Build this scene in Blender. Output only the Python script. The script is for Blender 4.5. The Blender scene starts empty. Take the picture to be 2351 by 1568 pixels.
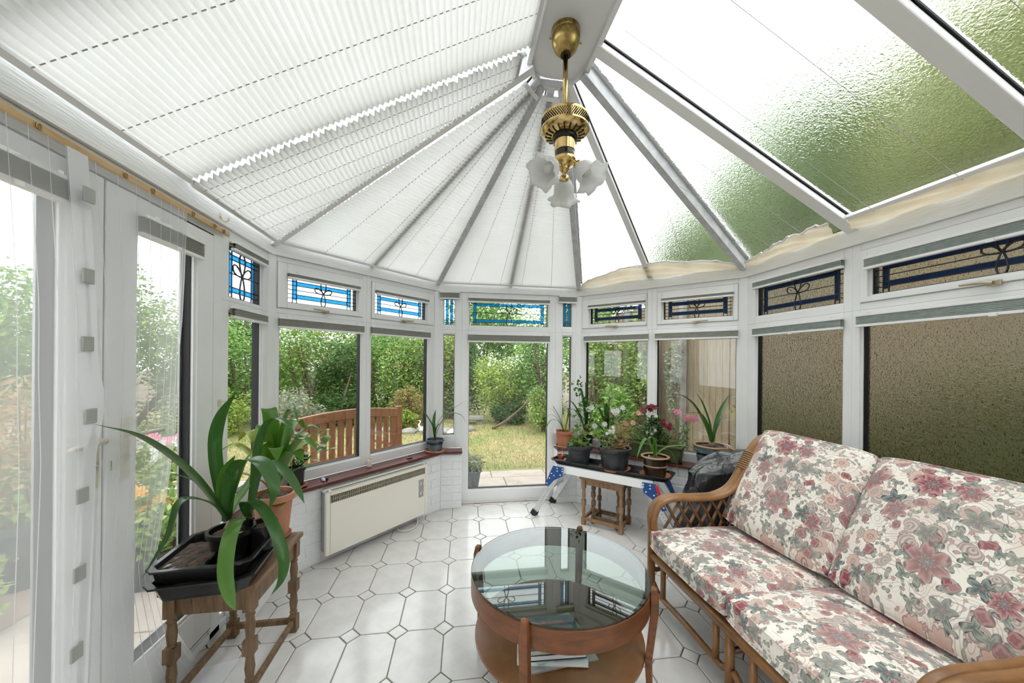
import bpy, bmesh, math, random
import numpy as np
from mathutils import Vector, Matrix
random.seed(11)
sc = bpy.context.scene
COL = sc.collection
V = Vector

# ---------------------------------------------------------------- camera
F_PX, YAW, ROLL, CAM_H = 838.3, .1539, .0089, 1.4035
_cy, _sy, _c, _s = math.cos(YAW), math.sin(YAW), math.cos(ROLL), math.sin(ROLL)
_right = V((_c*_cy, -_c*_sy, _s)); _fwd = V((_sy, _cy, 0)); _up = V((-_s*_cy, _s*_sy, _c))
cam = bpy.data.objects.new('camera', bpy.data.cameras.new('camera'))
COL.objects.link(cam)
cam.matrix_world = Matrix(((_right.x, _up.x, -_fwd.x, 0), (_right.y, _up.y, -_fwd.y, 0), (_right.z, _up.z, -_fwd.z, CAM_H), (0, 0, 0, 1)))
cam.data.sensor_width = 36; cam.data.sensor_fit = 'HORIZONTAL'
cam.data.lens = F_PX/2351*36; cam.data.shift_y = 48.5/2351
cam.data.clip_start = .02; cam.data.clip_end = 300
sc.camera = cam

# ---------------------------------------------------------------- sky, sun, exposure
world = bpy.data.worlds.new('overcast_sky'); sc.world = world; world.use_nodes = True
bg = world.node_tree.nodes['Background']
bg.inputs['Color'].default_value = (.955, .978, 1, 1); bg.inputs['Strength'].default_value = 1.9
sun = bpy.data.objects.new('sun', bpy.data.lights.new('sun', 'SUN')); COL.objects.link(sun)
sun.data.energy = .7; sun.data.angle = math.radians(30); sun.data.color = (1, .975, .94)
sun.rotation_euler = (math.radians(38), math.radians(-12), math.radians(25))
sc.view_settings.view_transform = 'Standard'; sc.view_settings.look = 'None'
sc.view_settings.gamma = 1; sc.view_settings.use_curve_mapping = False
sc.view_settings.exposure = .84
try:      # shorter light paths keep the full size render quick
    cy_ = sc.cycles; cy_.max_bounces = 8; cy_.diffuse_bounces = 3; cy_.glossy_bounces = 4; cy_.transmission_bounces = 8; cy_.transparent_max_bounces = 20
    cy_.caustics_reflective = False; cy_.use_adaptive_sampling = True; cy_.adaptive_threshold = .07; cy_.adaptive_min_samples = 12
except AttributeError: pass

# ---------------------------------------------------------------- materials
def newmat(name):
    m = bpy.data.materials.new(name); m.use_nodes = True
    nt = m.node_tree; nt.nodes.clear()
    out = nt.nodes.new('ShaderNodeOutputMaterial')
    return m, nt, out
def nd(nt, typ, **kw):
    n = nt.nodes.new('ShaderNode'+typ)
    for k, v in kw.items():
        if k.startswith('_'): setattr(n, k[1:], v); continue
        key = int(k[1:]) if k[0] == 'i' and k[1:].isdigit() else k.replace('__', ' ')
        s = n.inputs[key]
        if isinstance(v, bpy.types.NodeSocket): nt.links.new(v, s)
        else: s.default_value = v
    return n
def mth(nt, op, a, b=0.0, c=None, clamp=False):
    n = nt.nodes.new('ShaderNodeMath'); n.operation = op; n.use_clamp = clamp
    for i, x in enumerate((a, b, c)):
        if x is None: continue
        if isinstance(x, bpy.types.NodeSocket): nt.links.new(x, n.inputs[i])
        else: n.inputs[i].default_value = x
    return n.outputs[0]
def c4(c): return (c[0], c[1], c[2], 1)
def mixc(nt, f, a, b, blend='MIX'):
    n = nt.nodes.new('ShaderNodeMix'); n.data_type = 'RGBA'; n.blend_type = blend
    for i, x in ((0, f), (6, a), (7, b)):
        if isinstance(x, bpy.types.NodeSocket): nt.links.new(x, n.inputs[i])
        else: n.inputs[i].default_value = x if i == 0 else c4(x)
    return n.outputs[2]
MATS = {}
def pm(name, c1, c2=None, scale=8, stretch=(1, 1, 1), rough=.5, metal=0, bump=0, bscale=None, lo=.35, hi=.65, coat=0, trans=0, spec=.5, sheen=0):
    m, nt, out = newmat(name); MATS[name] = m
    b = nd(nt, 'BsdfPrincipled', Roughness=rough, Metallic=metal)
    b.inputs['Base Color'].default_value = c4(c1); b.inputs['Coat Weight'].default_value = coat
    b.inputs['Specular IOR Level'].default_value = spec; b.inputs['Sheen Weight'].default_value = sheen
    if c2 or bump:
        tc = nd(nt, 'TexCoord'); mp = nd(nt, 'Mapping', Vector=tc.outputs['Object'], Scale=stretch)
    if c2:
        nz = nd(nt, 'TexNoise', Vector=mp.outputs[0], Scale=scale, Detail=5.0, Roughness=.6)
        mr = nd(nt, 'MapRange', Value=nz.outputs[0], From__Min=lo, From__Max=hi)
        nt.links.new(mixc(nt, mr.outputs[0], c1, c2), b.inputs['Base Color'])
    if bump:
        nz2 = nd(nt, 'TexNoise', Vector=mp.outputs[0], Scale=bscale or scale, Detail=3.0)
        bp = nd(nt, 'Bump', Strength=bump, Distance=.01, Height=nz2.outputs[0])
        nt.links.new(bp.outputs[0], b.inputs['Normal'])
    sh = b.outputs[0]
    if trans:
        tl = nd(nt, 'BsdfTranslucent'); src = b.inputs['Base Color']
        if src.is_linked: nt.links.new(src.links[0].from_socket, tl.inputs['Color'])
        else: tl.inputs['Color'].default_value = c4(c1)
        sh = nd(nt, 'MixShader', Fac=trans, i1=sh, i2=tl.outputs[0]).outputs[0]
    nt.links.new(sh, out.inputs[0])
    return m
def leafmat(name, cols, rough=.45, trans=.3, stripe=None):
    m, nt, out = newmat(name); MATS[name] = m
    cols = [tuple(x*.92 for x in c) for c in cols]
    g = nd(nt, 'NewGeometry')
    cr = nd(nt, 'ValToRGB', Fac=g.outputs['Random Per Island'])
    el = cr.color_ramp.elements; el[0].color = c4(cols[0]); el[1].color = c4(cols[-1])
    for i, c in enumerate(cols[1:-1]):
        e = el.new((i+1)/(len(cols)-1)); e.color = c4(c)
    b = nd(nt, 'BsdfPrincipled', Base__Color=cr.outputs[0], Roughness=rough)
    tl = nd(nt, 'BsdfTranslucent', Color=cr.outputs[0])
    nt.links.new(nd(nt, 'MixShader', Fac=trans, i1=b.outputs[0], i2=tl.outputs[0]).outputs[0], out.inputs[0])
    return m
def glassmat(name, tint=(.97, .985, .98), refl=1.0, ior=1.5, rough=0.0, dirt=0):
    m, nt, out = newmat(name); MATS[name] = m
    tr = nd(nt, 'BsdfTransparent', Color=c4(tint))
    gl = nd(nt, 'BsdfGlossy', Roughness=rough, Color=(1, 1, 1, 1))
    lw = nd(nt, 'LayerWeight', Blend=.5)
    f0 = ((ior-1)/(ior+1))**2
    fr = mth(nt, 'ADD', mth(nt, 'MULTIPLY', mth(nt, 'POWER', lw.outputs['Facing'], 5.0), 1-f0), f0)
    sh = nd(nt, 'MixShader', Fac=mth(nt, 'MULTIPLY', fr, refl, clamp=True), i1=tr.outputs[0], i2=gl.outputs[0]).outputs[0]
    nt.links.new(sh, out.inputs[0]); return m
def obscured(name, scale, tint, strength=.5, rough=.12, ior=1.25, clear=.0):
    m, nt, out = newmat(name); MATS[name] = m
    tc = nd(nt, 'TexCoord')
    nz = nd(nt, 'TexNoise', Vector=tc.outputs['Object'], Scale=scale, Detail=.5, Distortion=1.4)
    bp = nd(nt, 'Bump', Strength=strength, Distance=.02, Height=nz.outputs[0])
    rf = nd(nt, 'BsdfRefraction', Color=c4(tint), Roughness=rough, IOR=ior, Normal=bp.outputs[0])
    gl = nd(nt, 'BsdfGlossy', Roughness=.12, Normal=bp.outputs[0])
    tr = nd(nt, 'BsdfTransparent', Color=c4(tint))
    base = nd(nt, 'MixShader', Fac=clear, i1=rf.outputs[0], i2=tr.outputs[0]).outputs[0]
    lw = nd(nt, 'LayerWeight', Blend=.5)
    fr = mth(nt, 'ADD', mth(nt, 'MULTIPLY', mth(nt, 'POWER', lw.outputs['Facing'], 5.0), .96), .04)
    nt.links.new(nd(nt, 'MixShader', Fac=mth(nt, 'MULTIPLY', fr, .7), i1=base, i2=gl.outputs[0]).outputs[0], out.inputs[0])
    return m
def fabric_sheer(name, col, opac, transl=.5):
    m, nt, out = newmat(name); MATS[name] = m
    d = nd(nt, 'BsdfDiffuse', Color=c4(col)); t = nd(nt, 'BsdfTranslucent', Color=c4(col))
    s = nd(nt, 'MixShader', Fac=transl, i1=d.outputs[0], i2=t.outputs[0])
    tr = nd(nt, 'BsdfTransparent')
    nt.links.new(nd(nt, 'MixShader', Fac=opac, i1=tr.outputs[0], i2=s.outputs[0]).outputs[0], out.inputs[0])
    return m

pm('pvc', (.88, .883, .885), (.84, .843, .845), scale=3, rough=.35)
pm('pvc_grain', (.88, .883, .88), (.83, .832, .825), scale=14, stretch=(1, 1, 9), rough=.45, bump=.25, bscale=16)
pm('gasket', (.012, .012, .014), rough=.6)
pm('spacer', (.35, .36, .37), rough=.4, metal=.6)
pm('wall_paint', (.87, .875, .885), (.81, .815, .825), scale=6, rough=.7, bump=.3, bscale=40)
pm('plaster', (.78, .77, .74), rough=.8)
pm('grout', (.16, .135, .11), (.24, .21, .18), scale=20, rough=.9)
pm('tile', (.70, .682, .66), (.61, .58, .555), scale=9, rough=.13, lo=.42, hi=.8, bump=.015, bscale=6)
pm('sill_maroon', (.13, .035, .03), (.10, .028, .025), scale=12, rough=.22)
pm('heater_cream', (.88, .85, .76), rough=.35)
pm('heater_dark', (.035, .03, .024), rough=.6)
pm('heater_grille', (.42, .38, .28), rough=.5)
pm('white_plastic', (.78, .77, .72), rough=.4)
pm('brass', (.66, .48, .21), (.38, .26, .10), scale=45, lo=.5, hi=.72, rough=.16, metal=1)
pm('brass_old', (.50, .36, .13), (.20, .13, .05), scale=30, lo=.4, hi=.7, rough=.3, metal=1)
pm('bronze_black', (.02, .016, .012), rough=.25, metal=.3)
pm('handle_gold', (.52, .45, .32), (.40, .33, .22), scale=20, rough=.35, metal=.6)
pm('handle_cream', (.72, .66, .52), rough=.4)
pm('lead', (.05, .055, .06), rough=.5, metal=.3)
pm('oak_old', (.23, .135, .07), (.12, .07, .035), scale=6, stretch=(9, 9, 1), rough=.55, bump=.2, bscale=12)
pm('oak_top', (.27, .165, .09), (.13, .075, .04), scale=5, stretch=(9, 1, 1), rough=.6, bump=.25, bscale=10)
pm('oak_light', (.33, .20, .10), (.20, .11, .055), scale=6, stretch=(9, 9, 1.5), rough=.5, bump=.15, bscale=12)
pm('teak', (.20, .066, .02), (.12, .04, .013), scale=5, stretch=(2, 2, 8), rough=.35, bump=.06, bscale=20)
pm('teak_shelf', (.17, .062, .02), (.25, .12, .045), scale=4, rough=.35, lo=.45, hi=.75)
pm('bench_wood', (.34, .15, .065), (.22, .09, .038), scale=6, stretch=(6, 6, 1), rough=.5)
pm('rattan', (.27, .125, .04), (.16, .07, .022), scale=9, rough=.33, lo=.4, hi=.7, bump=.08, bscale=30)
pm('rattan_pale', (.33, .19, .08), (.2, .105, .04), scale=14, rough=.4)
pm('rattan_dark', (.14, .065, .025), (.09, .04, .015), scale=9, rough=.4)
pm('terracotta', (.44, .16, .085), (.37, .125, .065), scale=10, rough=.7)
pm('terracotta_pale', (.52, .24, .14), (.44, .19, .11), scale=7, rough=.7)
pm('plastic_red', (.36, .07, .035), rough=.4)
pm('plastic_black', (.012, .012, .013), rough=.28)
pm('plastic_charcoal', (.03, .032, .036), (.04, .042, .046), scale=10, rough=.5)
pm('saucer_grey', (.42, .40, .39), rough=.6)
pm('soil', (.05, .03, .02), (.13, .08, .05), scale=70, rough=.95, bump=.8, bscale=60)
pm('glaze_blue', (.06, .085, .11), (.12, .16, .18), scale=9, rough=.15)
pm('glaze_navy', (.012, .016, .028), rough=.12)
pm('glaze_dark', (.022, .02, .014), (.045, .028, .014), scale=6, rough=.12)
pm('glaze_tan', (.40, .24, .12), rough=.3)
pm('trough_green', (.055, .075, .022), (.07, .09, .03), scale=7, rough=.5)
pm('aluminium', (.72, .73, .74), (.60, .61, .62), scale=20, rough=.32, metal=.75)
pm('alu_roof', (.64, .65, .67), (.48, .49, .51), scale=14, rough=.35, metal=.15)
pm('alu_white', (.87, .87, .87), rough=.4)
pm('blue_paint', (.012, .07, .26), rough=.35)
pm('red_paint', (.55, .02, .035), rough=.3)
pm('rubber', (.018, .018, .018), rough=.7)
pm('chrome', (.75, .75, .76), rough=.15, metal=1)
pm('paper_white', (.78, .78, .77), rough=.7)
pm('paper_blue', (.03, .16, .26), (.10, .32, .42), scale=9, rough=.3)
pm('cover_red', (.55, .05, .09), rough=.4)
pm('cover_navy', (.015, .025, .06), rough=.4)
pm('cover_pale', (.55, .66, .66), rough=.4)
pm('cover_cream', (.70, .66, .45), rough=.4)
pm('batten', (.62, .42, .20), (.42, .25, .11), scale=5, stretch=(4, 1, 4), rough=.5, lo=.5, hi=.75)
pm('magnet_grey', (.40, .41, .38), rough=.6)
pm('tape_white', (.82, .82, .84), rough=.7, trans=.25)
pm('blind_grey', (.50, .50, .455), (.44, .44, .40), scale=30, rough=.8, trans=.2)
pm('blind_sage', (.50, .56, .54), (.42, .48, .46), scale=30, rough=.8, trans=.2)
pm('roof_blind', (.65, .645, .62), (.62, .61, .58), scale=2.5, rough=.9, trans=.5)
pm('roof_blind_cream', (.80, .73, .58), (.70, .60, .45), scale=4, rough=.9, trans=.35)
pm('cord', (.45, .45, .43), rough=.8)
pm('frosted', (.88, .88, .87), rough=.35, trans=.55)
pm('bulb', (.85, .84, .82), rough=.3, trans=.3)
pm('board_brown', (.22, .105, .05), (.30, .15, .08), scale=5, stretch=(1, 6, 6), rough=.5)
pm('ornament_glass', (.35, .45, .55), (.75, .78, .8), scale=60, rough=.15)
pm('ornament_cream', (.62, .52, .40), (.75, .68, .58), scale=60, rough=.4)
pm('ornament_brown', (.14, .09, .06), rough=.4)
pm('stone_grey', (.33, .31, .28), (.22, .21, .19), scale=8, rough=.9, bump=.4, bscale=20)
pm('white_ornament', (.8, .8, .78), rough=.5)
# outdoors
pm('slab', (.50, .43, .36), (.38, .32, .28), scale=3, rough=.85, bump=.2, bscale=25)
pm('slab_pink', (.46, .33, .27), (.37, .28, .24), scale=3, rough=.85, bump=.2, bscale=25)
pm('earth', (.20, .16, .11), (.13, .10, .07), scale=4, rough=.95, bump=.5, bscale=20)
pm('lawn', (.40, .32, .17), (.23, .26, .095), scale=1.1, rough=.9, lo=.4, hi=.62, bump=.4, bscale=60)
pm('fence_wood', (.255, .20, .125), (.17, .13, .08), scale=3, stretch=(8, 8, 1), rough=.85, bump=.2, bscale=14)
pm('bark', (.10, .075, .05), (.16, .12, .085), scale=8, stretch=(4, 4, 1), rough=.9, bump=.6, bscale=14)
pm('brick_house', (.36, .17, .10), (.26, .12, .07), scale=5, rough=.85)
pm('planter_dark', (.04, .045, .05), rough=.6)
pm('pot_slate', (.16, .19, .21), (.11, .13, .15), scale=8, rough=.6)
leafmat('grass_blade', [(0.47, 0.37, 0.18), (0.377, 0.392, 0.116), (0.232, 0.348, 0.072), (0.652, 0.551, 0.275)])
leafmat('leaf_hedge', [(0.074, 0.179, 0.025), (0.147, 0.315, 0.053), (0.273, 0.483, 0.095), (0.42, 0.63, 0.147)])
leafmat('leaf_mid', [(0.095, 0.19, 0.038), (0.19, 0.342, 0.067), (0.323, 0.475, 0.114), (0.513, 0.589, 0.19)])
leafmat('leaf_yellow', [(0.186, 0.295, 0.046), (0.341, 0.48, 0.078), (0.512, 0.62, 0.139), (0.232, 0.372, 0.062)])
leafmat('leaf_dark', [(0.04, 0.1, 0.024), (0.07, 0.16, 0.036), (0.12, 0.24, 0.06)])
leafmat('leaf_rust', [(0.48, 0.288, 0.128), (0.352, 0.32, 0.112), (0.576, 0.416, 0.208), (0.208, 0.272, 0.064)])
leafmat('leaf_grey', [(0.256, 0.288, 0.192), (0.4, 0.432, 0.304), (0.16, 0.208, 0.112)])
leafmat('leaf_strap', [(.035, .11, .022), (.05, .15, .028), (.045, .13, .03)], rough=.32, trans=.25)
leafmat('leaf_strap_light', [(.10, .24, .035), (.13, .29, .045)], rough=.35, trans=.3)
leafmat('leaf_clivia', [(.05, .17, .015), (.10, .25, .02), (.03, .11, .02)], rough=.3, trans=.3)
leafmat('leaf_lime', [(.26, .38, .03), (.42, .46, .04)], rough=.35, trans=.3)
leafmat('leaf_orange', [(.50, .22, .05), (.42, .16, .04)], rough=.4, trans=.3)
leafmat('leaf_small', [(0.07, 0.168, 0.042), (0.126, 0.266, 0.056), (0.224, 0.364, 0.084), (0.308, 0.392, 0.126)])
leafmat('leaf_dry', [(.45, .26, .13), (.52, .33, .17), (.33, .30, .10), (.40, .20, .12)])
leafmat('petal_white', [(.80, .80, .77), (.72, .74, .70)], trans=.3)
leafmat('petal_pink', [(.75, .20, .36), (.80, .33, .46)], trans=.3)
leafmat('petal_red', [(.20, .01, .025), (.30, .015, .03), (.11, .008, .02)], trans=.25)
leafmat('petal_salmon', [(.72, .28, .26), (.78, .40, .36)], trans=.3)
leafmat('petal_orange', [(.80, .35, .05), (.85, .5, .1)], trans=.3)
glassmat('glass_clear', dirt=0)
glassmat('glass_smoked', tint=(.56, .64, .60), refl=1.6, ior=1.55)
def stainmat(name, tint, dif, f):
    m, nt, out = newmat(name); MATS[name] = m
    tr = nd(nt, 'BsdfTransparent', Color=c4(tint)); tl = nd(nt, 'BsdfTranslucent', Color=c4(dif)); df = nd(nt, 'BsdfDiffuse', Color=c4(dif))
    a = nd(nt, 'MixShader', Fac=.3, i1=tl.outputs[0], i2=df.outputs[0])
    nt.links.new(nd(nt, 'MixShader', Fac=f, i1=tr.outputs[0], i2=a.outputs[0]).outputs[0], out.inputs[0])
stainmat('glass_blue', (.20, .62, .88), (.07, .40, .74), .45)
stainmat('glass_navy', (.20, .28, .45), (.08, .13, .28), .45)
leafmat('leaf_ivy', [(.20, .22, .05), (.28, .28, .08), (.16, .22, .05), (.34, .27, .11)])
leafmat('leaf_tree', [(.20, .31, .13), (.30, .42, .19), (.40, .50, .27), (.48, .54, .34)])
leafmat('leaf_tree_yellow', [(.30, .40, .13), (.42, .50, .19), (.50, .52, .25), (.33, .33, .17)])
obscured('glass_obscured', 110, (.98, .985, .97), strength=.46, rough=.20, ior=1.25)
obscured('glass_roof', 70, (.98, .99, .98), strength=.28, rough=.20, ior=1.16)
fabric_sheer('net', (.90, .90, .91), .40)
fabric_sheer('net_seam', (.90, .90, .91), .6)
pm('bag_plastic', (.014, .014, .016), (.024, .024, .027), scale=7, rough=.24, bump=1.0, bscale=16)

def floral(name):
    m, nt, out = newmat(name); MATS[name] = m
    tc = nd(nt, 'TexCoord'); sx = nd(nt, 'SeparateXYZ', Vector=tc.outputs['Object'])
    v = mth(nt, 'SUBTRACT', sx.outputs[0], sx.outputs[2])
    p = nd(nt, 'CombineXYZ', X=sx.outputs[1], Y=v).outputs[0]
    def warp(scale, amt):
        wn = nd(nt, 'TexNoise', Vector=p, Scale=scale, Detail=2.0)
        a = nd(nt, 'VectorMath', _operation='SUBTRACT', i0=wn.outputs['Color'], i1=(.5, .5, .5))
        b = nd(nt, 'VectorMath', _operation='SCALE', i0=a.outputs[0]); b.inputs['Scale'].default_value = amt
        return nd(nt, 'VectorMath', _operation='ADD', i0=p, i1=b.outputs[0]).outputs[0]
    pw, pw2 = warp(18.0, .022), warp(9.0, .06)
    col = mixc(nt, nd(nt, 'TexNoise', Vector=p, Scale=5.0).outputs[0], (.83, .79, .71), (.78, .73, .65))
    def zone(scale, lo, hi, off):
        mp = nd(nt, 'Mapping', Vector=p, Location=(off, off, 0)).outputs[0]
        return nd(nt, 'MapRange', Value=nd(nt, 'TexNoise', Vector=mp, Scale=scale, Detail=1.0).outputs[0], From__Min=lo, From__Max=hi).outputs[0]
    # blush areas, then fine scroll lines of two sizes
    col = mixc(nt, mth(nt, 'MULTIPLY', zone(7.0, .52, .57, 1.0), .4), col, (.66, .52, .46))
    for sc_, k, c, zo in ((11.0, 26.0, (.46, .30, .29), zone(6.0, .40, .47, 3.0)), (17.0, 22.0, (.36, .33, .29), zone(8.0, .45, .52, 7.0))):
        vn = nd(nt, 'TexVoronoi', _voronoi_dimensions='2D', _feature='SMOOTH_F1', Vector=pw2, Scale=sc_)
        ring = mth(nt, 'ABSOLUTE', mth(nt, 'SINE', mth(nt, 'MULTIPLY', vn.outputs['Distance'], k)))
        line = nd(nt, 'MapRange', Value=ring, From__Min=.34, From__Max=.14).outputs[0]
        col = mixc(nt, mth(nt, 'MULTIPLY', line, mth(nt, 'MULTIPLY', zo, .8)), col, c)
    def layer(col, scale, n, R, cols, off, keep, depth=.3, power=1.0, veins=0, wv=None):
        sp = nd(nt, 'Mapping', Vector=wv or pw, Location=(off, off*1.7, 0), Scale=(scale, scale, scale)).outputs[0]
        vo = nd(nt, 'TexVoronoi', _voronoi_dimensions='2D', Vector=sp, Scale=1.0, Randomness=.8)
        loc = nd(nt, 'VectorMath', _operation='SUBTRACT', i0=sp, i1=vo.outputs['Position'])
        s = nd(nt, 'SeparateXYZ', Vector=loc.outputs[0])
        rc = nd(nt, 'SeparateColor', Color=vo.outputs['Color'])
        ang = mth(nt, 'ADD', mth(nt, 'ARCTAN2', s.outputs[1], s.outputs[0]), mth(nt, 'MULTIPLY', rc.outputs[0], 6.283))
        w = mth(nt, 'POWER', mth(nt, 'ABSOLUTE', mth(nt, 'COSINE', mth(nt, 'MULTIPLY', ang, n/2))), power)
        size = mth(nt, 'ADD', mth(nt, 'MULTIPLY', rc.outputs[2], .5), .68)
        edge = mth(nt, 'MULTIPLY', mth(nt, 'ADD', mth(nt, 'MULTIPLY', w, depth), 1-depth), mth(nt, 'MULTIPLY', size, R))
        q = mth(nt, 'DIVIDE', vo.outputs['Distance'], edge)
        mask = nd(nt, 'MapRange', Value=q, From__Min=1.04, From__Max=.97).outputs[0]
        mask = mth(nt, 'MULTIPLY', mask, mth(nt, 'LESS_THAN', rc.outputs[1], keep))
        qq = q
        if veins:
            vv = mth(nt, 'MULTIPLY', mth(nt, 'SINE', mth(nt, 'MULTIPLY', ang, veins)), .10)
            qq = mth(nt, 'ADD', q, vv)
        cr = nd(nt, 'ValToRGB', Fac=qq); el = cr.color_ramp.elements
        el[0].position = 0; el[0].color = c4(cols[0][1]); el[1].position = cols[-1][0]; el[1].color = c4(cols[-1][1])
        for pos, c in cols[1:-1]:
            e = el.new(pos); e.color = c4(c)
        tint = mixc(nt, mth(nt, 'MULTIPLY', rc.outputs[0], .45), cr.outputs[0], (.46, .41, .36))
        return mixc(nt, mask, col, tint)
    sage = [(0, (.42, .43, .34)), (.35, (.30, .33, .26)), (.5, (.44, .45, .36)), (.8, (.17, .21, .17)), (1, (.07, .09, .08))]
    col = layer(col, 26, 2, .44, sage, 3.1, .6, .88, 2.5)
    col = layer(col, 36, 6, .30, [(0, (.40, .12, .12)), (.4, (.60, .40, .34)), (1, (.26, .13, .13))], 7.7, .45, .35)
    col = layer(col, 13, 1, .52, [(0, (.16, .12, .13)), (.25, (.62, .52, .45)), (.42, (.27, .20, .20)), (.6, (.66, .58, .50)), (.78, (.34, .22, .21)), (.9, (.56, .48, .42)), (1, (.10, .07, .08))], 1.3, .5, .75, 1.4)
    col = layer(col, 15, 3, .46, [(0, (.10, .12, .12)), (.4, (.20, .24, .21)), (.62, (.38, .37, .30)), (.85, (.13, .16, .15)), (1, (.04, .05, .06))], 12.3, .55, .7, 2.0, veins=9)
    col = layer(col, 10, 11, .37, [(0, (.06, .02, .03)), (.2, (.68, .58, .52)), (.32, (.20, .08, .08)), (.42, (.58, .36, .30)), (.88, (.64, .44, .37)), (1, (.22, .09, .08))], 5.2, .42, .2)
    col = layer(col, 17, 1, .50, [(0, (.30, .07, .08)), (.4, (.22, .03, .05)), (.7, (.45, .20, .19)), (1, (.08, .015, .03))], 15.2, .28, .7, 1.2, veins=5)
    col = layer(col, 9.5, 5, .40, [(0, (.36, .18, .16)), (.3, (.06, .08, .09)), (.6, (.15, .19, .18)), (.8, (.26, .29, .25)), (1, (.03, .04, .05))], 9.4, .32, .55, 1.5, veins=10)
    col = layer(col, 6.6, 6, .40, [(0, (.55, .5, .45)), (.06, (.03, .035, .06)), (.2, (.05, .06, .09)), (.25, (.45, .30, .29)), (.36, (.13, .02, .04)), (.66, (.33, .10, .11)), (.88, (.50, .27, .25)), (1, (.08, .015, .03))], 2.6, .30, .42, 1.0, veins=12)
    nz = nd(nt, 'TexNoise', Vector=p, Scale=400.0)
    bp = nd(nt, 'Bump', Strength=.15, Distance=.002, Height=nz.outputs[0])
    b = nd(nt, 'BsdfPrincipled', Base__Color=col, Roughness=.85, Normal=bp.outputs[0]); b.inputs['Sheen Weight'].default_value = .15
    nt.links.new(b.outputs[0], out.inputs[0])
floral('floral')

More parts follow.
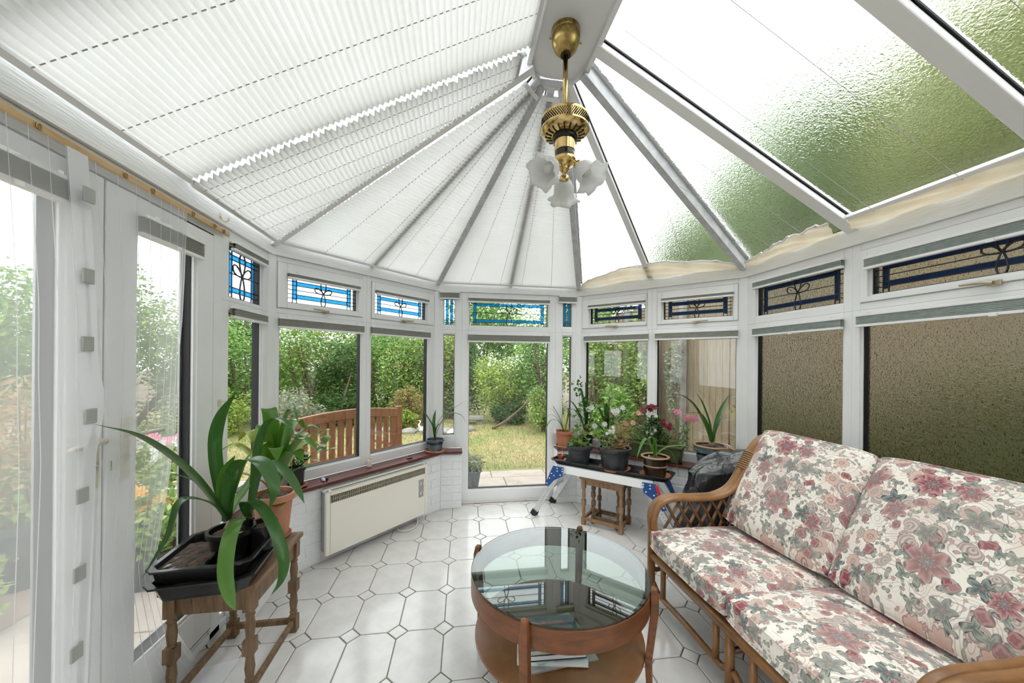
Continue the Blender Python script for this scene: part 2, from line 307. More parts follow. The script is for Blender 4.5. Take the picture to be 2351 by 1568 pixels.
# ---------------------------------------------------------------- mesh helpers
ORG = {}
class MB:
    def __init__(s): s.v = []; s.f = []
    def add(s, vs, fs):
        o = len(s.v); s.v += [tuple(p) for p in vs]; s.f += [tuple(i+o for i in q) for q in fs]; return s
    def hexa(s, p):      # 8 points: bottom loop then top loop
        return s.add(p, [(3, 2, 1, 0), (4, 5, 6, 7), (0, 1, 5, 4), (1, 2, 6, 5), (2, 3, 7, 6), (3, 0, 4, 7)])
    def box(s, x0, x1, y0, y1, z0, z1):
        return s.hexa([(x0, y0, z0), (x1, y0, z0), (x1, y1, z0), (x0, y1, z0), (x0, y0, z1), (x1, y0, z1), (x1, y1, z1), (x0, y1, z1)])
    def wbox(s, W, s0, s1, d0, d1, z0, z1):
        return s.hexa([W.p(s0, d0, z0), W.p(s1, d0, z0), W.p(s1, d1, z0), W.p(s0, d1, z0), W.p(s0, d0, z1), W.p(s1, d0, z1), W.p(s1, d1, z1), W.p(s0, d1, z1)])
    def ring(s, W, o, i, d0, d1):    # picture-frame: outer and inner (s0,s1,z0,z1)
        s.wbox(W, o[0], i[0], d0, d1, o[2], o[3]); s.wbox(W, i[1], o[1], d0, d1, o[2], o[3])
        s.wbox(W, i[0], i[1], d0, d1, o[2], i[2]); s.wbox(W, i[0], i[1], d0, d1, i[3], o[3]); return s
    def prism(s, poly, off):
        off = V(off); n = len(poly); a = [V(p) for p in poly]
        return s.add(a+[p+off for p in a], [tuple(range(n-1, -1, -1)), tuple(range(n, 2*n))]+[(i, (i+1) % n, n+(i+1) % n, n+i) for i in range(n)])
    def beam(s, p, q, w, h, up=(0, 0, 1), h0=0):   # bar from p to q; w sideways, from h0 to h along 'up'
        p, q = V(p), V(q); a = (q-p).normalized(); sd = a.cross(V(up)).normalized(); u = sd.cross(a)
        c = lambda P, i, j: P+sd*(w/2*i)+u*j
        return s.hexa([c(p, -1, h0), c(q, -1, h0), c(q, 1, h0), c(p, 1, h0), c(p, -1, h), c(q, -1, h), c(q, 1, h), c(p, 1, h)])
    def tube(s, pts, r, n=8, closed=False, flat=1.0):
        pts = [V(p) for p in pts]; m = len(pts)
        rs = r if isinstance(r, (list, tuple)) else [r]*m
        t0 = (pts[1]-pts[0]).normalized()
        ref = V((0, 0, 1)) if abs(t0.z) < .9 else V((1, 0, 0))
        vs = []; u = None
        for i, P in enumerate(pts):
            a = pts[(i-1) % m] if (closed or i) else pts[0]; b = pts[(i+1) % m] if (closed or i < m-1) else pts[-1]
            t = (b-a).normalized() if (b-a).length > 1e-9 else t0
            u = (ref - t*ref.dot(t)).normalized() if u is None else (u - t*u.dot(t)).normalized()
            w = t.cross(u)
            for k in range(n):
                an = 2*math.pi*k/n
                vs.append(P + u*(math.cos(an)*rs[i]) + w*(math.sin(an)*rs[i]*flat))
        fs = [(i*n+k, i*n+(k+1) % n, ((i+1) % m)*n+(k+1) % n, ((i+1) % m)*n+k) for i in range(m if closed else m-1) for k in range(n)]
        if not closed: fs += [tuple(range(n-1, -1, -1)), tuple((m-1)*n+k for k in range(n))]
        return s.add(vs, fs)
    def lathe(s, c, prof, n=24, mat=None, wob=None, loop=False):
        vs = []
        for j, (r, z) in enumerate(prof):
            for k in range(n):
                an = 2*math.pi*k/n; rr = r*(wob(an, j) if wob else 1)
                p = V((rr*math.cos(an), rr*math.sin(an), z))
                if mat is not None: p = mat @ p
                vs.append(p+V(c))
        m = len(prof)
        fs = [(j*n+k, j*n+(k+1) % n, (j+1)*n+(k+1) % n, (j+1)*n+k) for j in range(m-1) for k in range(n)]
        if loop: fs += [((m-1)*n+k, (m-1)*n+(k+1) % n, (k+1) % n, k) for k in range(n)]
        else: fs += [tuple(range(n-1, -1, -1)), tuple((m-1)*n+k for k in range(n))]
        return s.add(vs, fs)
    def grid(s, fn, nu, nv):
        o = [fn(i/nu, j/nv) for i in range(nu+1) for j in range(nv+1)]
        return s.add(o, [(i*(nv+1)+j, (i+1)*(nv+1)+j, (i+1)*(nv+1)+j+1, i*(nv+1)+j+1) for i in range(nu) for j in range(nv)])
    def mesh(s, name, mat, org=V((0, 0, 0)), smooth=False, recalc=True):
        me = bpy.data.meshes.new(name)
        me.from_pydata([(p[0]-org[0], p[1]-org[1], p[2]-org[2]) for p in s.v], [], s.f)
        if recalc:
            bm = bmesh.new(); bm.from_mesh(me); bmesh.ops.recalc_face_normals(bm, faces=bm.faces); bm.to_mesh(me); bm.free()
        if smooth:
            me.polygons.foreach_set('use_smooth', [True]*len(me.polygons))
        me.materials.append(MATS[mat]); return me
    def build(s, name, mat, parent=None, smooth=False, bevel=0, org=None, recalc=True, auto=None):
        root = ORG[parent.name] if parent is not None else V(org if org is not None else (0, 0, 0))
        me = s.mesh(name, mat, root, smooth, recalc)
        ob = bpy.data.objects.new(name, me); COL.objects.link(ob)
        if parent is not None: ob.parent = parent
        else: ob.location = root
        ORG[ob.name] = root
        if bevel:
            b = ob.modifiers.new('bevel', 'BEVEL'); b.width = bevel; b.segments = 2; b.limit_method = 'ANGLE'; b.angle_limit = math.radians(40)
        if smooth and auto:
            try: me.set_sharp_from_angle(angle=math.radians(auto))
            except Exception: pass
        return ob
def tag(o, label=None, cat=None, group=None, kind=None):
    if label: o['label'] = label
    if cat: o['category'] = cat
    if group: o['group'] = group
    if kind: o['kind'] = kind
    return o
def thing(name, label, cat, loc=(0, 0, 0), group=None, kind=None):
    o = bpy.data.objects.new(name, None); COL.objects.link(o); o.location = loc; o.empty_display_size = .05
    ORG[o.name] = V(loc); return tag(o, label, cat, group, kind)
def struct(o): o['kind'] = 'structure'; return o
def catmull(pts, n=6):
    pts = [V(p) for p in pts]; out = []
    ext = [pts[0]*2-pts[1]]+pts+[pts[-1]*2-pts[-2]]
    for i in range(1, len(ext)-2):
        a, b, c, d = ext[i-1:i+3]
        for k in range(n):
            t = k/n; out.append(.5*((2*b)+(c-a)*t+(2*a-5*b+4*c-d)*t*t+(3*b-a-3*c+d)*t**3))
    out.append(pts[-1]); return out

# ================================================================ the room
X0, X1, YN, CH = -1.2012, 2.2872, 3.6681, 1.04
T8 = math.tan(math.pi/8)
A = V((X0, 2.604)); B = V((-.1852, YN)); C = V((1.2712, YN)); D = V((X1, 2.604))
YB = -1.3                              # house wall behind the camera
ZB, ZT, TP = 2.10, 2.2057, .53          # beam bottom, beam top, roof slope
class Wall:
    def __init__(s, P, t): s.P = V(P); s.t = V(t).normalized(); s.n = V((s.t.y, -s.t.x))
    def p(s, a, d, z): return V((s.P.x+s.t.x*a+s.n.x*d, s.P.y+s.t.y*a+s.n.y*d, z))
WL = Wall((X0, 0), (0, 1)); WNW = Wall(A, B-A); WN = Wall(B, (1, 0)); WNE = Wall(C, D-C); WE = Wall(D, (0, -1))
LNW = (B-A).length; LN = (C-B).length; LNE = (D-C).length
def inset(o):  # corners of the plan moved inwards by o
    return V((X0+o, A.y-o*T8)), V((B.x+o*T8, YN-o)), V((C.x-o*T8, YN-o)), V((X1-o, D.y-o*T8))

# ---- floor with octagon tiles and small square insets
room = [V((X0-.045, YB)), V((X0-.045, 2.21)), V((X0+.1, 2.21)), ]
a_, b_, c_, d_ = inset(.1)
plan = [V((X0-.05, YB)), V((X0-.05, 2.2)), a_, V((b_.x, b_.y)), V((.07, YN-.1)), V((.07, YN-.02)), V((1.01, YN-.02)), V((1.01, YN-.1)), c_, d_, V((X1-.1, YB))]
fl = MB(); fl.prism([(p.x, p.y, -.16) for p in [V((X0-.06, YB)), V((X0-.06, A.y)), A, B, C, D, V((X1, YB))]][::-1], (0, 0, .156))
floor = struct(fl.build('floor', 'grout'))
tag(floor, 'pale octagonal tile floor with small square insets and dark joints')
def clip(poly, hull):
    out = poly
    for i in range(len(hull)):
        p, q = hull[i], hull[(i+1) % len(hull)]; e = q-p; nn = V((e.y, -e.x))   # inside: right of a clockwise hull
        src, out = out, []
        for k in range(len(src)):
            u, v = src[k], src[(k+1) % len(src)]; du, dv = (u-p).dot(nn), (v-p).dot(nn)
            if du >= 0: out.append(u)
            if (du >= 0) != (dv >= 0): out.append(u+(v-u)*(du/(du-dv)))
        if len(out) < 3: return []
    return out
hull = [V((X0-.045, YB)), V((X0-.045, 2.55)), V((-.17, YN-.03)), V((1.26, YN-.03)), V((X1-.03, 2.55)), V((X1-.03, YB))]
TX, TY, DQ, RA = .2372, .3295, .050, -.021
def tmesh(poly, name, bev):
    n = len(poly); cen = sum(poly, V((0, 0)))/n; vs = []
    for (k, z) in ((0, -.006), (0, -.0015), (1, 0)):
        for p in poly:
            dd = (cen-p); vs.append((p.x+dd.x/max(dd.length, 1e-6)*bev*k, p.y+dd.y/max(dd.length, 1e-6)*bev*k, z))
    fs = [tuple(range(2*n, 3*n))]+[(j*n+i, j*n+(i+1) % n, (j+1)*n+(i+1) % n, (j+1)*n+i) for j in (0, 1) for i in range(n)]
    mb = MB(); mb.add(vs, fs); return mb.mesh(name, 'tile')
gx, gy, q = TX/2-.0024, TY/2-.0024, DQ+.0012
octo = [V((-gx, -gy+q)), V((-gx, gy-q)), V((-gx+q, gy)), V((gx-q, gy)), V((gx, gy-q)), V((gx, -gy+q)), V((gx-q, -gy)), V((-gx+q, -gy))]
dia = [V((-DQ+.003, 0)), V((0, DQ-.003)), V((DQ-.003, 0)), V((0, -DQ+.003))]
me_oct, me_dia = tmesh(octo, 'tile', .005), tmesh(dia, 'tile_inset', .003)
ca, sa = math.cos(RA), math.sin(RA)
def put_tile(shape, me, gxp, gyp, name):
    cx = -.04+gxp*TX; cy = 2.29+gyp*TY
    x = -.04+(cx+.04)*ca-(cy-2.29)*sa; y = 2.29+(cx+.04)*sa+(cy-2.29)*ca
    poly = [V((x+p.x*ca-p.y*sa, y+p.x*sa+p.y*ca)) for p in shape]
    cl = clip(poly, hull)
    if not cl: return
    area = .5*abs(sum(cl[i].x*cl[(i+1) % len(cl)].y-cl[(i+1) % len(cl)].x*cl[i].y for i in range(len(cl))))
    full = .5*abs(sum(poly[i].x*poly[(i+1) % len(poly)].y-poly[(i+1) % len(poly)].x*poly[i].y for i in range(len(poly))))
    if area < .0002: return
    if area > full*.999:
        o = bpy.data.objects.new(name, me); o.location = (x, y, 0); o.rotation_euler.z = RA
    else:
        ce = sum(cl, V((0, 0)))/len(cl)
        o = bpy.data.objects.new(name, tmesh([p-ce for p in cl], name, .003)); o.location = (ce.x, ce.y, 0)
    COL.objects.link(o); o.parent = floor
for i in range(-7, 12):
    for j in range(-11, 6):
        put_tile(octo, me_oct, i+.5, j+.5, 'tile')
        if j > -6: put_tile(dia, me_dia, i, j, 'tile_inset')
rest = MB()
for i in range(-6, 11):
    for j in range(-11, -5):
        cx = -.04+i*TX; cy = 2.29+j*TY
        if X0 < cx < X1 and cy > YB+.05: rest.prism([(cx+p.x, cy+p.y, -.004) for p in dia], (0, 0, .004))
tag(rest.build('tile_inset', 'tile', floor), kind='stuff')

# ---- low brick walls, painted white, with sills
def dwarf(name, polys, label):
    mb = MB()
    for po in polys: mb.prism([(p[0], p[1], 0) for p in po], (0, 0, .53))
    o = struct(mb.build(name, 'wall_paint')); tag(o, label); return o
o_ = .126; a1, b1, c1, d1 = inset(o_); OUT = -.10
aO, bO, cO, dO = inset(OUT)
w_l = dwarf('wall_west', [[(X0+OUT, 2.17), (aO.x, aO.y), (a1.x, a1.y), (X0+o_, 2.17)]], 'short stub of white painted brick wall beside the double doors')
w_nw = dwarf('wall_northwest', [[aO, bO, b1, a1]], 'low white painted brick wall behind the cream heater')
w_n1 = dwarf('wall_north', [[bO, (.068, bO.y), (.068, b1.y), b1]], 'low white painted brick pier left of the garden door')
w_n2 = dwarf('wall_north_2', [[(1.012, cO.y), cO, c1, (1.012, c1.y)]], 'low white painted brick pier right of the garden door')
w_ne = dwarf('wall_northeast', [[cO, dO, d1, c1]], 'low white painted brick wall behind the work platform')
w_e = dwarf('wall_east', [[dO, (dO.x, YB), (d1.x, YB), d1]], 'low white painted wall behind the floral sofa')
bk_cache = {}
def bricks(W, s0, s1, parent, off=0, o=o_):
    h, L, g = .065, .215, .010
    for row in range(7):
        z0 = .004+row*(h+g); s = s0-(L+g)*(.5 if row % 2 else 0)+off
        while s < s1:
            x0, x1 = max(s, s0), min(s+L, s1); s += L+g
            if x1-x0 < .02: continue
            key = round(x1-x0, 3)
            if key not in bk_cache:
                mb = MB(); l = key/2; e = .003
                mb.add([(-l, 0, 0), (l, 0, 0), (l, 0, h), (-l, 0, h), (-l+e, .005, e), (l-e, .005, e), (l-e, .005, h-e), (-l+e, .005, h-e)],
                       [(4, 5, 6, 7), (0, 1, 5, 4), (1, 2, 6, 5), (2, 3, 7, 6), (3, 0, 4, 7)])
                bk_cache[key] = mb.mesh('brick', 'wall_paint')
            b = bpy.data.objects.new('brick', bk_cache[key]); COL.objects.link(b); b.parent = parent
            P = W.p((x0+x1)/2, o+random.uniform(-.0015, .001), z0); t, n = W.t, W.n
            b.matrix_world = Matrix(((t.x, n.x, 0, P.x), (t.y, n.y, 0, P.y), (0, 0, 1, P.z), (0, 0, 0, 1)))
bricks(WNW, o_*T8+.01, LNW-o_*T8-.004, w_nw)
bricks(WN, o_*T8+.004, .068-B.x, w_n1); bricks(WN, 1.012-B.x, LN-o_*T8-.004, w_n2)
bricks(WNE, o_*T8+.004, LNE-o_*T8-.004, w_ne); bricks(WL, 2.17, a1.y-.004, w_l)
hs = Wall((X0+o_, 2.17), (-1, 0))
a2, b2, c2, d2 = inset(.165)
sl = MB(); sl.prism([(p[0], p[1], .532) for p in [(X0-.02, 2.165), A, B, (.072, YN-.02), (.072, b2.y), b2, a2, (a2.x, 2.165)]], (0, 0, .024))
trim1 = struct(sl.build('trim_1', 'sill_maroon', bevel=.004)); tag(trim1, 'glossy maroon window sill above the cream heater')
sl = MB(); sl.prism([(p[0], p[1], .532) for p in [(1.008, YN-.02), C, D, (X1, YB), (d2.x, YB), d2, c2, (1.008, c2.y)]], (0, 0, .024))
trim2 = struct(sl.build('trim_2', 'sill_maroon', bevel=.004)); tag(trim2, 'maroon window sill behind the potted plants and sofa')

# ---- house wall behind the camera
hb = MB(); hb.box(X0-.2, X1+.2, YB-.2, YB, -.15, 3.3)
tag(struct(hb.build('wall_south', 'plaster')), 'plain pale house wall closing the conservatory behind the viewer')

# ---- windows
WIN = [0]
def tear(W, cs, cz, d, ang, L, wd, n=12):
    pts = []
    for k in range(n):
        t = 2*math.pi*k/n
        x = L*.5*(1-math.cos(t)); y = wd*math.sin(t)*(.35+.65*(1-math.cos(t))/2)
        pts.append(W.p(cs+x*math.cos(ang)-y*math.sin(ang), d, cz+x*math.sin(ang)+y*math.cos(ang)))
    return pts
def stained(W, o, parent, blue, motif=True, narrow=False):
    s0, s1, z0, z1 = o; d = -.030; ld = MB(); w = .0023
    strips = []
    if narrow:
        m = (s0+s1)/2
        for k in (-.022, .022): strips.append((m+k-.012, m+k+.012, z0, z1))
        for x in (-.034, -.01, .01, .034): ld.wbox(W, m+x-w, m+x+w, d-.003, d+.003, z0, z1)
        for z in (z0+.018, z0+.04, z1-.018, z1-.04): ld.wbox(W, s0, s1, d-.003, d+.003, z-w, z+w)
    else:
        e = .035; f = .027
        for x in (s0+e, s1-e-f):
            strips.append((x, x+f, z0+.02, z1-.02))
            for xx in (x, x+f): ld.wbox(W, xx-w, xx+w, d-.003, d+.003, z0, z1)
        for z in (z0+.032, z1-.032-f):
            strips.append((s0+e+f+w, s1-e-f-w, z, z+f))
            for zz in (z, z+f): ld.wbox(W, s0, s1, d-.003, d+.003, zz-w, zz+w)
        zc = (z0+z1)/2; ld.wbox(W, s0, s1, d-.003, d+.003, zc-w, zc+w)
        m = (s0+s1)/2; r = min((z1-z0)*.36, .095)
        for an, L, wd in ((90, 1.35, .42), (25, 1.05, .36), (155, 1.05, .36), (-90, 1.45, .36)):
            ld.tube(tear(W, m, zc, d+.002, math.radians(an), r*L, r*wd), .0044, 6, True)
    ld.build('lead_lines', 'lead', parent)
    for q in strips:
        st = MB(); st.wbox(W, q[0], q[1], d-.002, d+.002, q[2], q[3]); st.build('blue_strip', blue, parent)
def window(W, cell, op, label, glass='glass_clear', sash=False, stain=None, narrow=False, handle=0, name='window', depth=.06, proud=0):
    WIN[0] += 1
    mb = MB(); inn = op
    if sash:
        so = (cell[0]+sash, cell[1]-sash, cell[2]+sash*.9, cell[3]-sash*.9)
        mb.ring(W, cell, so, -depth, proud)
    else: mb.ring(W, cell, op, -depth, proud)
    root = struct(mb.build('%s_%d' % (name, WIN[0]) if name == 'window' else name, 'pvc', bevel=.003)); tag(root, label)
    if sash:
        g = .0025; sb = MB(); si = (so[0]+g, so[1]-g, so[2]+g, so[3]-g)
        sb.ring(W, si, op, -.05, .010); sb.build('sash', 'pvc', root, bevel=.003)
        gk = MB(); gk.ring(W, so, si, -.045, .002); gk.build('gasket', 'cord', root)
    bd = MB(); e = .011
    bi = (op[0]+e, op[1]-e, op[2]+e, op[3]-e); bd.ring(W, op, bi, -.034, -.010); bd.build('glazing_bead', 'pvc', root)
    gi = (bi[0]+.004, bi[1]-.004, bi[2]+.004, bi[3]-.004)
    gk = MB(); gk.ring(W, bi, gi, -.055, -.016); gk.build('gasket', 'gasket', root)
    pn = MB(); pn.wbox(W, op[0]-.01, op[1]+.01, -.046, -.040, op[2]-.01, op[3]+.01); pn.build('pane', glass, root)
    if stain: stained(W, gi, root, stain, narrow=narrow)
    if handle:
        m = (op[0]+op[1])/2; z = op[2]-.028; h = MB()
        h.wbox(W, m-.022, m+.022, .009, .02, z-.012, z+.012)
        h.tube([W.p(m, .024, z+.002), W.p(m+handle*.03, .034, z+.006), W.p(m+handle*.10, .034, z+.008)], [.008, .007, .005], 8)
        h.build('handle', 'handle_gold', root, bevel=.002)
    return root
ZM = 1.72
# west: doors and narrow light
window(WL, (2.11, A.y, .556, ZM), (2.165, 2.515, .64, 1.672), 'narrow clear side light between double doors and corner post')
window(WL, (2.11, A.y, ZM, ZB), (2.165, 2.515, 1.735, 2.035), 'narrow leaded top light with blue borders beside double doors', stain='glass_blue')
def leaf(W, s0, s1, label, glass_in, num, hinge_side):
    mb = MB(); c = (s0, s1, .075, 2.02); op = (glass_in[0], glass_in[1], .23, 1.94)
    mb.ring(W, c, op, -.05, .012)
    r = struct(mb.build('door_%d' % num, 'pvc', bevel=.004)); tag(r, label)
    gk = MB(); gk.ring(W, (s0-.008, s1+.008, .067, 2.028), (s0-.0005, s1+.0005, .0745, 2.0205), -.045, .006); gk.build('gasket', 'gasket', r)
    bd = MB(); e = .012; bi = (op[0]+e, op[1]-e, op[2]+e, op[3]-e); bd.ring(W, op, bi, -.034, .002); bd.build('glazing_bead', 'pvc', r)
    g2 = MB(); gi = (bi[0]+.005, bi[1]-.005, bi[2]+.005, bi[3]-.005); g2.ring(W, bi, gi, -.05, -.008); g2.build('gasket', 'gasket', r)
    sp = MB(); si = (gi[0]+.012, gi[1]-.012, gi[2]+.012, gi[3]-.012); sp.ring(W, gi, si, -.047, -.040); sp.build('spacer_bar', 'spacer', r)
    pn = MB(); pn.wbox(W, op[0], op[1], -.038, -.032, op[2], op[3]); pn.build('pane', 'glass_clear', r)
    return r
dr = leaf(WL, 1.455, 2.02, 'white half glazed door leaf nearer the corner window', (1.580, 1.905), 1, 1)
dl = leaf(WL, .875, 1.447, 'white door leaf hidden behind the hanging mesh screen', (1.0, 1.325), 2, -1)
def lever(parent, s, direction, zt=1.19):
    p = MB(); p.wbox(WL, s-.015, s+.015, .012, .020, zt-.22, zt); bp = p.build('backplate', 'handle_cream', parent, bevel=.003)
    h = MB(); z = zt-.06; h.tube([WL.p(s, .018, z), WL.p(s, .05, z), WL.p(s+direction*.015, .058, z), WL.p(s+direction*.12, .056, z-.004)], [.009, .008, .008, .006], 8)
    h.build('lever', 'handle_cream', parent, smooth=True)
    k = MB(); k.tube([WL.p(s, .018, zt-.14), WL.p(s, .026, zt-.14)], .009, 12); k.build('lock_cylinder', 'chrome', parent)
    return bp
lever(dr, 1.53, 1); lever(dl, 1.415, -1)
ky = MB(); ky.tube([WL.p(1.415, .026, 1.05), WL.p(1.415, .04, 1.05)], .003, 6); ky.wbox(WL, 1.413, 1.417, .04, .065, 1.03, 1.062); ky.build('key', 'chrome', dl)
fr = MB(); fr.wbox(WL, 2.03, 2.11, -.06, 0, .0, ZB); fr.wbox(WL, .78, .865, -.06, 0, 0, ZB); fr.wbox(WL, .865, 2.03, -.06, 0, 2.031, ZB); fr.wbox(WL, .78, 2.17, -.075, -.012, 0, .066); fr.wbox(WL, .78, 2.17, -.012, .0, .0, .035)
tag(struct(fr.build('trim_3', 'pvc', bevel=.003)), 'white door frame and threshold around the double doors')
window(WL, (YB, .78, .0, ZB), (YB+.08, .72, .1, 2.03), 'full height side window behind the viewer')
# north west
window(WNW, (0, .704, .556, ZM), (.05, .668, .628, 1.672), 'wide clear window over heater showing garden bench', )
window(WNW, (.704, LNW, .556, ZM), (.742, 1.372, .628, 1.672), 'clear window over heater next to the garden door pier')
window(WNW, (0, .704, ZM, ZB), (.100, .628, 1.790, 2.000), 'wider leaded top light with blue borders above heater', sash=.04, stain='glass_blue', handle=-1)
window(WNW, (.704, LNW, ZM, ZB), (.775, 1.345, 1.790, 2.000), 'leaded top light with blue borders near the garden door', sash=.04, stain='glass_blue', handle=1)
# north
window(WN, (0, .245, .556, ZM), (.057, .187, .672, 1.688), 'tall slim side light left of the garden door')
window(WN, (0, .245, ZM, ZB), (.057, .187, 1.763, 2.04), 'slim leaded light with two blue bars left of the garden door', stain='glass_blue', narrow=True)
window(WN, (1.205, LN, .556, ZM), (1.278, 1.392, .660, 1.690), 'tall slim side light right of the garden door')
window(WN, (1.205, LN, ZM, ZB), (1.278, 1.392, 1.770, 2.045), 'slim leaded light with two blue bars right of the garden door', stain='glass_blue', narrow=True)
window(WN, (.245, 1.205, ZM, ZB), (.310, 1.136, 1.763, 2.045), 'leaded fanlight with blue border above the garden door', stain='glass_blue')
window(WN, (.245, 1.205, 0, ZM), (.310, 1.142, .122, 1.672), 'white framed full length glazed garden door', name='door_3')
# north east
window(WNE, (0, .748, .556, ZM), (.072, .716, .628, 1.668), 'clear window behind the tray of plants near the garden door')
window(WNE, (.748, LNE, .556, ZM), (.782, 1.425, .628, 1.668), 'clear window above the black bag showing timber fence')
window(WNE, (0, .748, ZM, ZB), (.118, .690, 1.792, 2.000), 'leaded top light with vines behind it above the plants', sash=.045, stain='glass_navy', handle=-1)
window(WNE, (.748, LNE, ZM, ZB), (.835, 1.395, 1.792, 2.000), 'leaded top light above the window showing timber fence', sash=.045, stain='glass_navy', handle=1)
# east
window(WE, (0, .80, .556, ZM), (.105, .755, .63, 1.672), 'narrower rippled obscured window behind the sofa end', glass='glass_obscured')
window(WE, (.80, 1.98, .556, ZM), (.842, 1.92, .63, 1.672), 'large rippled obscured window behind the sofa', glass='glass_obscured')
window(WE, (0, .80, ZM, ZB), (.105, .755, 1.768, 2.035), 'narrower leaded top light in rippled glass over the sofa end', glass='glass_obscured', stain='glass_navy')
window(WE, (.80, 1.98, ZM, ZB), (.885, 1.87, 1.790, 2.005), 'long leaded top light in rippled glass over the sofa', glass='glass_obscured', sash=.045, stain='glass_navy', handle=-1)
window(WE, (1.98, D.y-YB, .556, ZB), (2.06, D.y-YB-.1, .63, 2.02), 'obscured side window behind the viewer', glass='glass_obscured')
# corner posts and eaves beams
k = 4
for P, Wa, Wb in ((A, WL, WNW), (B, WNW, WN), (C, WN, WNE), (D, WNE, WE)):
    po = MB(); f = lambda W, s, d: V((P.x+W.t.x*s+W.n.x*d, P.y+W.t.y*s+W.n.y*d, .556))
    po.prism([f(Wa, -.032, .004), f(Wb, .032, .004), f(Wb, .032, -.058), f(Wb, -.02, -.09), f(Wa, -.032, -.058)], (0, 0, ZB-.556))
    tag(struct(po.build('trim_%d' % k, 'pvc', bevel=.003)), ['white corner post between double doors and heater wall', 'white corner post left of the garden door', 'white corner post right of the garden door', 'white corner post behind the sofa arm'][k-4]); k += 1
def beamring(pa, pb, W, label, k):
    mb = MB(); n = V((W.n.x, W.n.y)); pr = .016
    i = lambda P, o: P
    ia, ib = pa, pb
    mb.prism([(q.x, q.y, ZB) for q in (pa[1], pb[1], pb[0], pa[0])], (0, 0, ZT-ZB))
    r = struct(mb.build('trim_%d' % k, 'pvc_grain')); tag(r, label)
    g = MB(); g.prism([(q.x, q.y, ZT) for q in (pa[1], pb[1], pb[0], pa[0])], (0, 0, .006)); g.build('joint_line', 'heater_dark', r)
    return r
ai, bi_, ci, di = inset(.018); ao, bo, co, do = inset(-.09)
s_ = lambda y, x: (V((x, y)))
beamring((s_(YB, X0+.018), s_(YB, X0-.09)), (ai, ao), WL, 'white eaves beam above the double doors', 8)
beamring((ai, ao), (bi_, bo), WNW, 'white eaves beam above the heater windows', 9)
beamring((bi_, bo), (ci, co), WN, 'white eaves beam above the garden door', 10)
beamring((ci, co), (di, do), WNE, 'white eaves beam above the plant windows', 11)
beamring((di, do), (s_(YB, X1-.018), s_(YB, X1+.09)), WE, 'white eaves beam above the sofa windows', 12)

# ---- roof
RD = 1.58; ZR = ZT+TP*RD; XM = (X0+X1)/2; RW = (X1-X0)/2-RD
def roof(d): return ZT+TP*d
hub = [V((X0+RD, A.y-RD*T8)), V((B.x+RD*T8, YN-RD)), V((C.x-RD*T8, YN-RD)), V((X1-RD, D.y-RD*T8))]
rp = MB()
front = [(hub[0].x, hub[0].y)]
arc = [(XM+RW*math.cos(t), hub[0].y-.02+.115*math.sin(t)) for t in [math.pi-math.pi*i/12 for i in range(13)]]
rp.prism([(x, y, ZR-.005) for x, y in [(XM-RW, YB)]+arc+[(XM+RW, YB)]], (0, 0, .05))
ceiling = struct(rp.build('ceiling', 'pvc')); tag(ceiling, 'glazed hipped roof with white ridge panel and radiating glazing bars')
for sgn in (-1, 1):
    e = MB(); e.box(XM+sgn*RW-.012, XM+sgn*RW+.012, YB, hub[0].y, ZR-.03, ZR+.05); e.build('ridge_edge', 'alu_white', ceiling)
rg = MB()
hz = ZR-.028
for i in range(3):
    rg.beam((hub[i].x, hub[i].y, hz), (hub[i+1].x, hub[i+1].y, hz), .022, .045)
rg.prism([(p.x, p.y, ZR+.03) for p in hub], (0, 0, .02))
rg.build('ridge_end', 'alu_white', ceiling)
NRM = {}
def upn(W): return V((-W.n.x*TP, -W.n.y*TP, 1)).normalized()
def rpt(W, s, d, h=0):     # point on roof slope: s along the eaves, d horizontal run from eaves, h below(-)/above glass
    P = W.p(s, d, roof(d)); return P+upn(W)*h
def rafter(W, s0, s1, d0, d1, w, name='rafter', cap='pvc', low=-.035, hi=.03, gk='gasket'):
    u = upn(W); p, q = rpt(W, s0, d0), rpt(W, s1, d1)
    m = MB(); m.beam(p, q, w, .0, u, low); r = m.build(name, cap, ceiling, bevel=.006)
    g = MB(); g.beam(p, q, w*1.18, .008, u, .0); g.build('gasket', gk, r)
    t = MB(); t.beam(p, q, w*1.05, hi, u, .010); t.build('top_cap', 'alu_white', r)
    return r
# hips
for P, H, W in ((A, hub[0], WNW), (B, hub[1], WN), (C, hub[2], WN), (D, hub[3], WNE)):
    p = V((P.x, P.y, ZT+.015)); q = V((H.x, H.y, ZR+.012)); m = MB()
    m.beam(p, q, .030, .012, (0, 0, 1), -.070); r = m.build('hip_bar', 'alu_roof', ceiling, bevel=.004)
    m = MB(); m.beam(p, q, .046, -.060, (0, 0, 1), -.072); m.build('hip_web', 'alu_white' if P in (A,) else 'alu_roof', r)
    m = MB(); m.beam(p, q, .075, .05, (0, 0, 1), .020); m.build('top_cap', 'alu_white', r)
for W, L in ((WNW, LNW), (WN, LN), (WNE, LNE)):
    rafter(W, L/2, L/2, .0, RD, .045)
for yy in (1.79, 1.035, .28, -.48):
    rafter(WE, D.y-yy, D.y-yy, 0, RD, .068)
    rafter(WL, yy, yy, 0, RD, .05, low=-.018, gk='alu_white')
def rpane(W, pts, glass):
    u = upn(W); m = MB(); m.prism([rpt(W, s, d, .009) for s, d in pts], u*.010); m.build('roof_pane', glass, ceiling)
for W, L, g in ((WNW, LNW, 'glass_clear'), (WN, LN, 'glass_clear'), (WNE, LNE, 'glass_roof')):
    rpane(W, [(0, 0), (L/2, 0), (L/2, RD), (RD*T8, RD)], g); rpane(W, [(L/2, 0), (L, 0), (L-RD*T8, RD), (L/2, RD)], g)
ys = [2.604, 1.79, 1.035, .28, -.48, YB]
